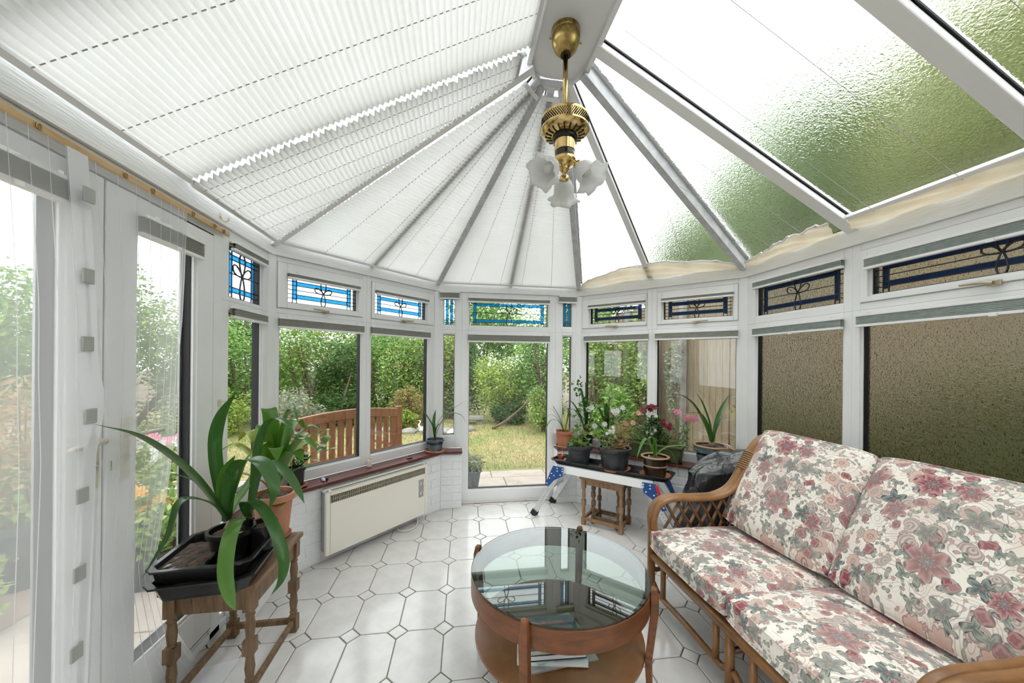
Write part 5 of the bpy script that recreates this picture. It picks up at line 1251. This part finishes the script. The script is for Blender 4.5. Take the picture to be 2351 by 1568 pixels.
for s, z in ((.33, .43), (.40, .38), (.43, .37), (.38, .33), (.09, .45), (.13, .46), (.24, .32)):
    m = MB(); m.tube(catmull([tq(s*.8, 0, .12), tq(s*.9, .02, z*.7), tq(s, .035, z)], 4), .0022, 5); m.build('stem', 'leaf_small', tr)
m = MB(); m.tube(catmull([tq(.22, .03, .12), tq(.27, .03, .15), tq(.30, .03, .19), tq(.305, .03, .24)], 4), [.012, .010]+[.009]*10+[.006], 7); m.build('driftwood', 'rattan_pale', tr)
r, t = pot('potted_amaryllis', 'amaryllis with upright leaves in navy glazed pot above black bag', tuple(WNE.p(1.265, .125, SZ)), .098, .132, .190, 'glaze_blue', rim=.05, rimr=.002, saucer=(.115, 'terracotta'), lip='glaze_tan', bands=((.62, .98, 'glaze_navy'),))
for pts, w in (([(0, 0, 0), (-.05, 0, .14), (-.12, .01, .27), (-.20, .02, .34), (-.27, .02, .355)], .032), ([(0, 0, 0), (-.02, 0, .15), (-.06, .02, .29), (-.10, .03, .365)], .033), ([(0, 0, 0), (.03, 0, .14), (.07, .0, .25), (.14, .01, .36)], .033), ([(0, 0, 0), (.025, 0, .10), (.06, -.01, .18), (.12, -.02, .20)], .028), ([(0, 0, 0), (-.04, -.02, .12), (-.11, -.04, .22), (-.2, -.06, .24), (-.26, -.07, .22)], .024)):
    strap(r, [t+V(p)*1.2 for p in pts], w*1.45, 'leaf_strap')
m = MB(); m.lathe(t, [(.004, -.01), (.026, -.002), (.03, .012), (.022, .03), (.012, .045)], 14); m.build('bulb', 'ornament_brown', r, smooth=True)

# ---- black sack and board in the corner
bg_ = thing('black_sack', 'crumpled black plastic sack slumped behind the rattan arm', 'bag', (1.80, 2.34, 0))
rg2 = random.Random(9)
m = MB(); ph = [rg2.uniform(0, 6.3) for _ in range(12)]
def sack(a, b):
    an = a*2*math.pi
    if b < .8: f = b/.8; z = .70*f; r0 = (.245-.035*f)*(.86+.14*math.sin(min(f, .15)/.15*math.pi/2))
    else: f = (b-.8)/.2; z = .70+.05*math.sin(f*math.pi/2); r0 = .21*math.cos(f*math.pi/2)**.8+.004
    w = 1+.06*math.sin(2*an+ph[0]+b*5)+.04*math.sin(5*an+ph[1]-b*9)+.03*math.sin(9*an+ph[2]+b*17)+.018*math.sin(17*an+b*33+ph[3])+.03*math.sin(an*3-b*21+ph[4])
    x = 1.79+r0*w*math.cos(an)*1.12+.16*b*b; y = 2.325+r0*w*math.sin(an)*.80+.02*b
    return V((x, y, max(0.001, z*(1+.14*math.cos(an)*b*r0/.245)+.02*math.sin(an*3+ph[5])*b*r0/.245)))
m.grid(sack, 84, 56); m.build('sack', 'bag_plastic', bg_, smooth=True)
bd = MB(); bd.hexa([V(p) for p in ((2.03, 2.46, .5575), (2.095, 2.10, .5575), (2.12, 2.10, .5575), (2.055, 2.47, .5575), (2.03, 2.46, .78), (2.095, 2.10, .74), (2.12, 2.10, .74), (2.055, 2.47, .78))])
tag(bd.build('wooden_board', 'board_brown', org=(2.07, 2.28, .5575), bevel=.004), 'brown wooden board standing on sill behind the rattan sofa', 'board')

# ---- mesh door screen, batten, hook
bt = thing('curtain_batten', 'pale knotty wooden batten with small rings above the double doors', 'batten', (X0+.018, 1.4, 2.06))
m = MB(); m.box(X0+.0165, X0+.030, .55, 2.115, 2.048, 2.072); m.build('strip', 'batten', bt, bevel=.003)
for y in (.8, 1.0, 1.225, 1.50, 1.62, 1.84, 1.99, 2.06):
    m = MB(); m.tube([(X0+.034, y+.0075*math.cos(a), 2.058+.0095*math.sin(a)) for a in [i*math.pi/5 for i in range(10)]], .0022, 6, True); m.build('ring', 'brass_old', bt)
def screen(name, label, left, right, zt_, amp, nw, seams, xf, zb=.02, top=None):
    root = thing(name, label, 'curtain', (X0+.03, left(1), 0), 'mesh door screen panels')
    def P(a, b):
        z = zb+(zt_-zb)*b; y = left(z)*(1-a)+right(z)*a
        return V((xf(z)+amp*math.sin(a*nw*6.283+z*1.3)*(.35+.65*(1-b)), y, z))
    m = MB(); m.grid(P, 48, 26); m.build('mesh_panel', 'net', root, smooth=True, recalc=False)
    for k in range(seams):
        a = (k+.5)/seams
        if seams < 12: a = 1-(1-a)**1.7
        s = MB(); s.tube([P(a, i/26)+V((.001, 0, 0)) for i in range(27)], .0010, 5); s.build('seam', 'net_seam', root)
    return root
def interp(tab):
    def f(z):
        for (z1, y1), (z2, y2) in zip(tab, tab[1:]):
            if z2 <= z <= z1 or (z1 >= z >= z2): return y2+(y1-y2)*(z-z2)/(z1-z2)
        return tab[0][1] if z > tab[0][0] else tab[-1][1]
    return f
e1 = interp([(2.06, 1.318), (1.35, 1.320), (1.1, 1.33), (0, 1.30)])
la = screen('mesh_screen', 'white mesh door screen panel hanging flat at the left', lambda z: .58, e1, 2.047, .003, 2, 15, lambda z: X0+.034+.03*min(1, max(0, (2.05-z)/.5)))
e2l = interp([(2.06, 1.345), (1.36, 1.375), (1.0, 1.37), (0, 1.335)])
e2r = interp([(2.06, 1.80), (1.75, 1.76), (1.45, 1.715), (1.12, 1.70), (.92, 1.665), (.62, 1.60), (.3, 1.70), (.0, 1.87)])
lb = screen('mesh_screen', 'white mesh door screen panel draped beside the door handle', e2l, e2r, 2.047, .005, 2, 9, lambda z: X0+.034+.028*min(1, max(0, (2.05-z)/.5)))
for root, tab, wd in ((la, [(2.06, 1.292), (1.50, 1.295), (1.36, 1.300), (1.22, 1.312), (1.1, 1.316), (0, 1.262)], .036), (lb, [(2.06, 1.318), (1.42, 1.318), (1.30, 1.342), (1.22, 1.343), (1.1, 1.318), (0, 1.285)], .034)):
    f = interp(tab); m = MB()
    m.grid(lambda a, b: V((X0+.040+.030*min(1, (1-b)*4)+.004*a, f(2.06*b)+wd*a, .02+2.025*b)), 2, 30); m.build('border_tape', 'tape_white', root, smooth=True)
for z in (1.91, 1.66, 1.45, 1.225, .985, .75, .515, .28):
    m = MB(); y = 1.300+(0 if z > 1.3 else .012 if z > 1.1 else -.012-(.985-z)*.03)
    m.box(X0+.0735, X0+.080, y, y+.036, z-.023, z+.023); m.build('magnet', 'magnet_grey', la, bevel=.002)
hem = MB(); hem.grid(lambda a, b: V((X0+.065+.15*b, 1.52+.32*a+.05*b, .004+.01*abs(math.sin(a*7))*(1-b))), 14, 4); hem.build('floor_hem', 'tape_white', lb, smooth=True)
hk = thing('cup_hook', 'small cream hook screwed to the eaves beam above door', 'hook', (X0+.019, 2.058, 2.11))
m = MB(); m.box(X0+.0185, X0+.022, 2.048, 2.066, 2.128, 2.150); m.build('backplate', 'handle_cream', hk, bevel=.001)
m = MB(); m.tube(catmull([(X0+.022, 2.057, 2.145), (X0+.028, 2.057, 2.118), (X0+.04, 2.062, 2.108), (X0+.05, 2.066, 2.120), (X0+.05, 2.067, 2.13)], 5), .0035, 7); m.build('hook', 'handle_cream', hk, smooth=True)
hk = thing('curtain_hook', 'small cream hook on the door frame above the plants', 'hook', (X0+.001, 2.09, 1.165))
m = MB(); m.box(X0+.0005, X0+.006, 2.078, 2.098, 1.165, 1.20); m.build('backplate', 'handle_cream', hk, bevel=.001)
m = MB(); m.tube([(X0+.006, 2.088, 1.19), (X0+.028, 2.092, 1.19), (X0+.03, 2.11, 1.19)], .003, 7); m.build('peg', 'handle_cream', hk)

# ================================================================ the garden
GZ = -.13
g = MB(); g.box(-40, 40, -12, 60, -.6, GZ-.012); tag(struct(g.build('ground', 'earth')), 'bare brown earth under the garden')
lw = MB()
lw.prism([(-9, 5.15, GZ-.012), (-3.3, 5.15, GZ-.012), (3.4, 5.15, GZ-.012), (3.4, 14, GZ-.012), (-9, 14, GZ-.012)], (0, 0, .012))
lw.prism([(-9, -4, GZ-.012), (-4.2, -4, GZ-.012), (-4.2, 5.15, GZ-.012), (-9, 5.15, GZ-.012)], (0, 0, .012))
lawn = struct(lw.build('lawn', 'lawn')); tag(lawn, 'patchy dry lawn beyond the paved terrace')
rg = np.random.default_rng(4); N = 60000
gx_ = rg.uniform(-7.5, 3.3, N); gy_ = 5.2+(rg.uniform(0, 1, N)**1.4)*6.5
h_ = rg.uniform(.02, .055, N); an_ = rg.uniform(0, 6.283, N); wd_ = .004+.003*(gy_-5)/6
P0 = np.stack([gx_-wd_*np.cos(an_), gy_-wd_*np.sin(an_), np.full(N, GZ)], 1); P1 = np.stack([gx_+wd_*np.cos(an_), gy_+wd_*np.sin(an_), np.full(N, GZ)], 1)
P2 = np.stack([gx_+rg.normal(0, .02, N), gy_+rg.normal(0, .02, N), GZ+h_], 1)
vs = np.stack([P0, P1, P2], 1).reshape(-1, 3); fs = np.arange(3*N).reshape(-1, 3)
gr = cloudobj('grass', vs, fs, 'grass_blade', None, 'stuff'); tag(gr, 'dry yellow green grass blades of the lawn', 'grass')
# paving
pv = MB(); pv.box(-4.2, 3.4, -4, 5.15, GZ-.02, GZ-.010); pav = struct(pv.build('paving', 'earth')); tag(pav, 'stone slab terrace around the conservatory')
random.seed(8)
def slab(x0, x1, y0, y1, mat):
    m = MB(); cx, cy = (x0+x1)/2, (y0+y1)/2; m.box(x0-cx, x1-cx, y0-cy, y1-cy, -.03, 0); me = m.mesh('slab', mat)
    o = bpy.data.objects.new('slab', me); COL.objects.link(o); o.parent = pav; o.location = (cx, cy, GZ+random.uniform(-.003, .003))
    b = o.modifiers.new('bevel', 'BEVEL'); b.width = .006; b.segments = 1
y = 3.78
for row, hgt in enumerate((.45, .62, .30)):
    x = -1.3-(row % 2)*.3
    while x < 3.3:
        w = random.choice((.45, .6, .75)); slab(x+.004, min(x+w, 3.35)-.004, y+.004, y+hgt-.004, random.choice(('slab', 'slab', 'slab_pink'))); x += w
    y += hgt
y = 1.0
while y < 5.1:
    hgt = random.choice((.45, .6)); x = -1.32
    while x > -4.1:
        w = random.choice((.45, .6, .75)); slab(max(x-w, -4.18)+.005, x-.005, y+.005, min(y+hgt, 5.13)-.005, random.choice(('slab', 'slab_pink', 'slab'))); x -= w
    y += hgt
# timber fence on the right
FX = 3.55
fn = thing('timber_fence', 'weathered vertical board fence along the right boundary', 'fence', (FX, 3.5, GZ))
y = -2.6; bc = {}
random.seed(12)
while y < 8.6:
    w = .118; m = MB(); zt_ = 2.15+random.uniform(-.01, .01)
    key = random.randrange(6)
    if key not in bc:
        q = MB(); q.box(-.011, .011, -w/2, w/2, 0, 2.6+key*.004); bc[key] = q.mesh('board', 'fence_wood')
    o = bpy.data.objects.new('board', bc[key]); COL.objects.link(o); o.parent = fn
    o.location = (random.choice((0, .012)), y-3.5, 0); y += w+.006
for y in (-2.2, -.35, 1.5, 3.35, 5.2, 7.05, 8.6):
    m = MB(); m.box(FX-.10, FX-.02, y-.05, y+.05, GZ, 2.5); m.build('post', 'stone_grey', fn, bevel=.008)
for z in (.3, 1.2, 2.0):
    m = MB(); m.box(FX+.026, FX+.066, -2.6, 8.6, z, z+.08); m.build('rail', 'fence_wood', fn)

def plant(name, label, cat, c, R, n, size, mat, seed, trunk=None, clumps=14, aspect=.5, group=None, extra=()):
    root = thing(name, label, cat, (c[0], c[1], GZ), group)
    rgn = np.random.default_rng(seed)
    # clumps of leaves around the crown surface
    d = rgn.normal(size=(clumps, 3)); d /= np.linalg.norm(d, axis=1)[:, None]
    cc = np.array(c)+d*np.array(R)*rgn.uniform(.35, .85, clumps)[:, None]
    cr = np.mean(R)*rgn.uniform(.28, .5, clumps)
    def fn_(rg, k):
        w = rg.integers(0, clumps, k); dd = rg.normal(size=(k, 3)); dd /= np.linalg.norm(dd, axis=1)[:, None]
        p = cc[w]+dd*(cr[w]*rg.uniform(.3, 1.05, k)**.6)[:, None]*np.array(R)/np.mean(R)
        p[:, 2] = np.maximum(p[:, 2], GZ+.02); return p
    vs, fs = leafcloud(n, fn_, size, seed+1, aspect); cloudobj('foliage', vs, fs, mat, root)
    for (n2, sz2, m2) in extra:
        vs, fs = leafcloud(n2, fn_, sz2, seed+7, .8); cloudobj('blossom', vs, fs, m2, root)
    rr = random.Random(seed)
    for k in range(trunk or 5):
        b = V((c[0]+rr.uniform(-.12, .12)*R[0], c[1]+rr.uniform(-.12, .12)*R[1], GZ)); t = V(c)+V((rr.uniform(-.6, .6)*R[0], rr.uniform(-.6, .6)*R[1], rr.uniform(0, .6)*R[2]))
        m = MB(); mid = b.lerp(t, .5)+V((rr.uniform(-.1, .1)*R[0], rr.uniform(-.1, .1)*R[1], 0)); r0 = .015+.02*R[2]
        m.tube(catmull([b, mid, t], 3), [r0]*3+[r0*.8]*2+[r0*.5, r0*.3], 6); m.build('branch', 'bark', root)
    return root
G1 = 'hedge shrubs along the lawn edge'
plant('hedge_shrub', 'tall dense green hedge shrub seen through the left door pane', 'shrub', (-6.3, 5.4, 1.3), (1.5, 1.3, 1.5), 15000, .075, 'leaf_hedge', 100, clumps=22, group=G1)
plant('hedge_shrub', 'mid green hedge shrub seen past the draped mesh screen', 'shrub', (-6.2, 8.0, 1.25), (1.5, 1.3, 1.75), 15000, .08, 'leaf_mid', 101, clumps=22, group=G1)
plant('hedge_shrub', 'bright green hedge shrub behind the narrow side light', 'shrub', (-5.0, 9.4, 1.1), (1.2, 1.1, 1.6), 13000, .075, 'leaf_hedge', 102, clumps=22, group=G1)
plant('hedge_shrub', 'yellowish low shrub at foot of hedge by the lawn', 'shrub', (-4.7, 8.2, .35), (.7, .6, .6), 5000, .06, 'leaf_yellow', 103, group=G1)
plant('hedge_shrub', 'broad green hedge shrub behind left end of garden bench', 'shrub', (-3.6, 9.9, 1.15), (1.3, 1.0, 1.75), 15000, .075, 'leaf_mid', 104, clumps=24, group=G1)
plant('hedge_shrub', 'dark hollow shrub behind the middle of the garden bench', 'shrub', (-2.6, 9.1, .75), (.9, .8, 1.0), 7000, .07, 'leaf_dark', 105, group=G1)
plant('hedge_shrub', 'light green hedge shrub behind right end of garden bench', 'shrub', (-2.1, 10.2, 1.2), (1.2, 1.0, 1.7), 15000, .075, 'leaf_hedge', 106, clumps=24, group=G1)
plant('hedge_shrub', 'grey leaved low shrub behind the bench backrest', 'shrub', (-3.3, 8.2, .3), (.8, .5, .5), 4500, .06, 'leaf_grey', 107, group=G1)
plant('rose_bush', 'rose bush with a few pink blooms behind the heater windows', 'shrub', (-1.2, 9.7, 1.0), (.9, .8, 1.5), 10000, .07, 'leaf_mid', 108, clumps=20, group=G1, extra=((14, .16, 'petal_pink'),))
plant('hedge_shrub', 'rusty low shrub to the right of the garden bench', 'shrub', (-1.05, 8.9, .3), (.55, .45, .5), 4500, .055, 'leaf_rust', 109, group=G1)
plant('hedge_shrub', 'small bright yellow green shrub beside the white goose', 'shrub', (-1.25, 8.6, .1), (.4, .3, .25), 2600, .05, 'leaf_yellow', 110, group=G1)
plant('hedge_shrub', 'green climber with some rusty leaves behind slim left side light', 'shrub', (-.15, 10.0, 1.2), (.8, .7, 1.6), 9000, .07, 'leaf_mid', 111, clumps=20, group=G1, extra=((2200, .06, 'leaf_rust'),))
plant('hedge_shrub', 'dark shrub at left of the garden door view', 'shrub', (.25, 10.2, .9), (.7, .7, 1.1), 8000, .07, 'leaf_dark', 112, group=G1)
plant('hedge_shrub', 'yellow green bush in middle of the garden door view', 'shrub', (1.15, 9.3, .85), (.85, .7, .85), 11000, .065, 'leaf_yellow', 113, clumps=18, group=G1)
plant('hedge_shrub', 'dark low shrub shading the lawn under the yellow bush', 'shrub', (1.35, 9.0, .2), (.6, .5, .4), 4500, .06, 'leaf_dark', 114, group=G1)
plant('rose_bush', 'tall climbing rose with white blooms right of garden door', 'shrub', (2.15, 9.0, 1.45), (.75, .8, 1.7), 12000, .065, 'leaf_hedge', 115, clumps=22, group=G1, extra=((34, .11, 'petal_white'),))
plant('hedge_shrub', 'green shrub at the lawn edge below the white rose', 'shrub', (1.95, 7.9, .45), (.45, .45, .6), 5000, .055, 'leaf_mid', 116, group=G1)
plant('climbing_vine', 'green vine on the fence behind the tray of plants', 'vine', (2.85, 7.0, 1.2), (.45, .7, 1.5), 7000, .07, 'leaf_mid', 117, clumps=18, group='vines on the boundary')
plant('climbing_vine', 'leafy vine near the fence post beside the mullion', 'vine', (3.2, 6.0, 1.3), (.22, .5, 1.2), 3200, .07, 'leaf_mid', 118, clumps=14, group='vines on the boundary')
plant('climbing_vine', 'thin trailing vine hanging down the fence post', 'vine', (3.38, 5.25, 1.25), (.10, .22, .75), 650, .06, 'leaf_grey', 119, clumps=10, group='vines on the boundary', trunk=2)
plant('fern_clump', 'fern like clump growing low by the fence', 'shrub', (2.7, 6.0, .4), (.4, .45, .55), 3000, .11, 'leaf_hedge', 120, aspect=.2)
plant('hedge_shrub', 'olive brown ivy behind the large obscured window', 'shrub', (3.3, 1.7, .7), (.20, 1.3, .85), 6500, .08, 'leaf_ivy', 121, clumps=26, group='ivy along the fence')
plant('hedge_shrub', 'olive ivy behind narrower obscured window', 'shrub', (3.3, 3.4, .5), (.2, .6, .7), 2500, .08, 'leaf_ivy', 122, clumps=14, group='ivy along the fence')
plant('hedge_shrub', 'brownish ivy behind the near end of the sofa', 'shrub', (3.3, -.2, .8), (.2, 1.0, .95), 4000, .08, 'leaf_ivy', 123, clumps=18, group='ivy along the fence')
G2 = 'trees beyond the garden'
plant('garden_tree', 'tall green tree over the fence seen through nearest roof pane', 'tree', (6.0, .3, 3.6), (1.5, 1.7, 2.6), 16000, .16, 'leaf_tree', 130, clumps=26, group=G2, trunk=3)
plant('garden_tree', 'yellow green tree over the fence seen through middle roof pane', 'tree', (5.9, 2.9, 3.5), (1.4, 1.6, 2.5), 16000, .16, 'leaf_tree_yellow', 131, clumps=26, group=G2, trunk=3)
plant('garden_tree', 'mid green tree over the fence seen beside sofa side rafter', 'tree', (5.9, 5.4, 3.5), (1.4, 1.6, 2.5), 16000, .16, 'leaf_tree', 132, clumps=26, group=G2, trunk=3)
plant('garden_tree', 'dark green tree over the fence seen through corner roof pane', 'tree', (5.8, 8.0, 3.4), (1.4, 1.6, 2.5), 16000, .16, 'leaf_tree', 133, clumps=26, group=G2, trunk=3)
plant('garden_tree', 'distant tree right of the garden door fanlight', 'tree', (4.2, 11.5, 2.4), (1.6, 1.2, 2.1), 11000, .13, 'leaf_mid', 134, clumps=24, group=G2, trunk=3)
plant('garden_tree', 'distant tree filling the fanlight above the garden door', 'tree', (1.0, 13.0, 2.3), (1.8, 1.2, 1.9), 11000, .13, 'leaf_hedge', 135, clumps=26, group=G2, trunk=3)
plant('garden_tree', 'distant low tree left of the garden door', 'tree', (-2.2, 13.5, 1.4), (2.2, 1.0, 1.6), 9000, .13, 'leaf_dark', 136, clumps=26, group=G2, trunk=3)
plant('garden_tree', 'distant dark hedge tree beyond the left lawn', 'tree', (-6.5, 12.5, 1.4), (2.6, 1.0, 1.7), 9000, .13, 'leaf_dark', 137, clumps=28, group=G2, trunk=3)
plant('garden_tree', 'dark hedge tree far left beyond the terrace', 'tree', (-8.3, 6.4, 1.4), (1.0, 2.6, 1.5), 9000, .12, 'leaf_dark', 138, clumps=28, group=G2, trunk=3)
plant('garden_tree', 'green hedge tree far left behind the mesh screen', 'tree', (-7.0, 2.6, 1.3), (1.0, 2.0, 1.9), 9000, .11, 'leaf_mid', 139, clumps=28, group=G2, trunk=3)

# bench outside the heater windows
BD = -.55
def bp_(s, d, z): return WNW.p(s, BD+d, z)
bn = thing('garden_bench', 'slatted brown wooden garden bench outside the heater windows', 'bench', tuple(bp_(.75, -.25, GZ)))
def bbox(m, s0, s1, d0, d1, z0, z1): m.hexa([bp_(s0, d0, z0), bp_(s1, d0, z0), bp_(s1, d1, z0), bp_(s0, d1, z0), bp_(s0, d0, z1), bp_(s1, d0, z1), bp_(s1, d1, z1), bp_(s0, d1, z1)]); return m
S0, S1 = .33, 1.455
ztop = lambda s: .905+.045*math.sin(math.pi*(s-S0)/(S1-S0))
m = MB(); n = 14; vs = []
for i in range(n+1):
    s = S0+(S1-S0)*i/n; zt_ = ztop(s)
    vs += [bp_(s, -.02, zt_-.085), bp_(s, .02, zt_-.085), bp_(s, .02, zt_), bp_(s, -.02, zt_)]
m.add(vs, [(3, 2, 1, 0), tuple(n*4+i for i in range(4))]+[(j*4+i, j*4+(i+1) % 4, (j+1)*4+(i+1) % 4, (j+1)*4+i) for j in range(n) for i in range(4)]); m.build('top_rail', 'bench_wood', bn, bevel=.006)
bbox(MB(), S0, S1, -.018, .018, .475, .525).build('lower_rail', 'bench_wood', bn, bevel=.004)
for k in range(13):
    s = S0+.075+(S1-S0-.15)*k/12; bbox(MB(), s-.028, s+.028, -.008, .008, .52, ztop(s)-.08).build('slat', 'bench_wood', bn, bevel=.002)
for s in (S0, S1):
    bbox(MB(), s-.03, s+.03, -.025, .025, GZ, .93).build('back_post', 'bench_wood', bn, bevel=.006)
    bbox(MB(), s-.03, s+.03, -.52, -.46, GZ, .50).build('front_leg', 'bench_wood', bn, bevel=.006)
    bbox(MB(), s-.035, s+.035, -.54, -.02, .50, .535).build('armrest', 'bench_wood', bn, bevel=.006)
for k in range(5): bbox(MB(), S0, S1, -.10-k*.095-.036, -.10-k*.095+.036, .30, .325).build('seat_slat', 'bench_wood', bn, bevel=.004)
# pot by the garden door
r, t = pot('terrace_pot', 'slate grey pot of silvery plant outside the garden door', (.20, 4.42, GZ+.002), .08, .125, .24, 'pot_slate', rim=.02)
bushy(r, t+V((.02, 0, .09)), (.12, .12, .11), 500, .05, 'leaf_grey', 51, aspect=.3)
# flower pots on the left terrace
random.seed(31)
def flowerpot(label, c, mats, seed, pm_='terracotta', h=.3, R=.24):
    r, t = pot('terrace_flower_pot', label, (c[0], c[1], GZ+.002), .11, .15, .24, pm_, 'flower pots on the terrace', rim=.03)
    bushy(r, t+V((0, 0, h*.6)), (R, R, h*.75), 900, .06, 'leaf_mid', seed, aspect=.5)
    for mt, n, zo in mats:
        for k in range(n):
            a = random.uniform(0, 6.28); q = random.uniform(0, R)
            flower(r, t+V((q*math.cos(a), q*math.sin(a), h*(.7+zo)+random.uniform(-.03, .12))), .045, mt, n=6, rows=2, face=(random.uniform(-.3, .6), -.8, .7))
    return r
flowerpot('terracotta pot of pink and white phlox nearest the open mesh edge', (-2.15, 3.30), (('petal_pink', 14, .55), ('petal_white', 12, .45)), 61, h=.5)
flowerpot('pot of white phlox behind the draped mesh screen', (-2.55, 3.35), (('petal_white', 18, .5), ('petal_pink', 7, .6)), 62, 'planter_dark', h=.5)
flowerpot('dark pot with orange flowers low on the terrace', (-2.05, 2.85), (('petal_orange', 8, .3),), 63, 'planter_dark', h=.3, R=.2)
pl = thing('terrace_planter', 'dark planter of dry reddish stems behind the left mesh panel', 'planter', (-2.95, 3.05, GZ))
m = MB(); m.lathe((-2.95, 3.05, GZ), [(.22, 0.002), (.25, .05), (.33, .38), (.36, .40), (.36, .44), (.32, .44), (.31, .38), (.01, .37)], 28); m.build('planter', 'planter_dark', pl, smooth=True, auto=35)
vs, fs = leafcloud(2600, ball((-2.95, 3.05, .75), (.42, .42, .55)), .07, 71, .25); cloudobj('dry_foliage', vs, fs, 'leaf_dry', pl)
vs, fs = leafcloud(900, ball((-2.95, 3.05, .45), (.40, .40, .25)), .07, 72, .5); cloudobj('green_foliage', vs, fs, 'leaf_mid', pl)
stems(pl, V((-2.95, 3.05, .25)), [V((-2.95+random.uniform(-.45, .45), 3.05+random.uniform(-.4, .4), random.uniform(.9, 1.35))) for _ in range(14)], mat='leaf_dry', r=.006)
plant('border_shrub', 'leafy border plant at the edge of the left terrace', 'shrub', (-3.5, 3.9, .15), (.6, .5, .4), 3800, .07, 'leaf_mid', 141)
plant('border_shrub', 'pale green border plant low behind the left mesh panel', 'shrub', (-2.9, 2.3, .05), (.4, .45, .28), 2600, .06, 'leaf_yellow', 142)
# pond edge ornaments
random.seed(77)
for k in range(9):
    x = -1.75+k*.26; y = 8.15+.12*math.sin(k*1.9); m = MB(); rr = random.uniform(.09, .14)
    m.lathe((x, y, GZ), [(.01, 0), (rr*1.2, .005), (rr*1.25, .05), (rr*.8, .10), (.01, .115)], 9, wob=lambda a, j, k=k: 1+.15*math.sin(a*3+k))
    tag(m.build('edging_stone', 'stone_grey', org=(x, y, GZ), smooth=False), 'rough grey edging stone behind the bench, %s from the left' % ('first', 'second', 'third', 'fourth', 'fifth', 'sixth', 'seventh', 'eighth', 'ninth')[k], 'stone', 'edging stones by the lawn')
def goose(label, c, s, flip):
    r = thing('goose_ornament', label, 'ornament', c); C_ = V(c)
    m = MB(); q = Matrix.Rotation(math.radians(75), 3, 'Y'); m.lathe(C_+V((0, 0, .17*s)), [(.01*s, -.15*s), (.06*s, -.10*s), (.09*s, 0), (.08*s, .08*s), (.02*s, .14*s)], 14, q); m.build('body', 'white_ornament', r, smooth=True)
    m = MB(); m.tube(catmull([C_+V((flip*.09*s, 0, .2*s)), C_+V((flip*.15*s, 0, .32*s)), C_+V((flip*.10*s, 0, .42*s)), C_+V((flip*.14*s, 0, .47*s))], 5), [.035*s]*6+[.022*s]*9+[.03*s], 8); m.build('neck', 'white_ornament', r, smooth=True)
    m = MB(); m.tube([C_+V((flip*.15*s, 0, .47*s)), C_+V((flip*.24*s, 0, .45*s))], [.018*s, .004*s], 7); m.build('beak', 'petal_orange', r)
    for k in (-1, 1):
        m = MB(); m.tube([C_+V((0, k*.03*s, 0)), C_+V((0, k*.03*s, .12*s))], .008*s, 6); m.build('leg', 'petal_orange', r)
goose('white goose ornament by the stones right of the bench', (-.66, 7.95, GZ), .62, -1)
goose('white bird ornament behind the slim left side light', (-.07, 7.6, GZ), .62, 1)
lg = MB(); lg.tube(catmull([(.85, 8.3, GZ+.03), (1.15, 8.42, GZ+.16), (1.5, 8.5, GZ+.42), (1.75, 8.6, GZ+.62)], 5), [.035]*8+[.025]*8, 8)
tag(lg.build('fallen_branch', 'bark', org=(1.1, 8.4, GZ)), 'leaning dark branch on the lawn in the garden door view', 'branch')
tr_ = thing('stone_trough', 'low stone trough at the far left of garden door view', 'trough', (.42, 9.1, GZ))
m = MB(); m.box(.15, .70, 8.95, 9.25, GZ+.12, GZ+.2); m.build('slab_top', 'stone_grey', tr_, bevel=.01)
for x in (.25, .60):
    m = MB(); m.box(x-.07, x+.07, 9.0, 9.2, GZ, GZ+.12); m.build('support', 'stone_grey', tr_, bevel=.01)
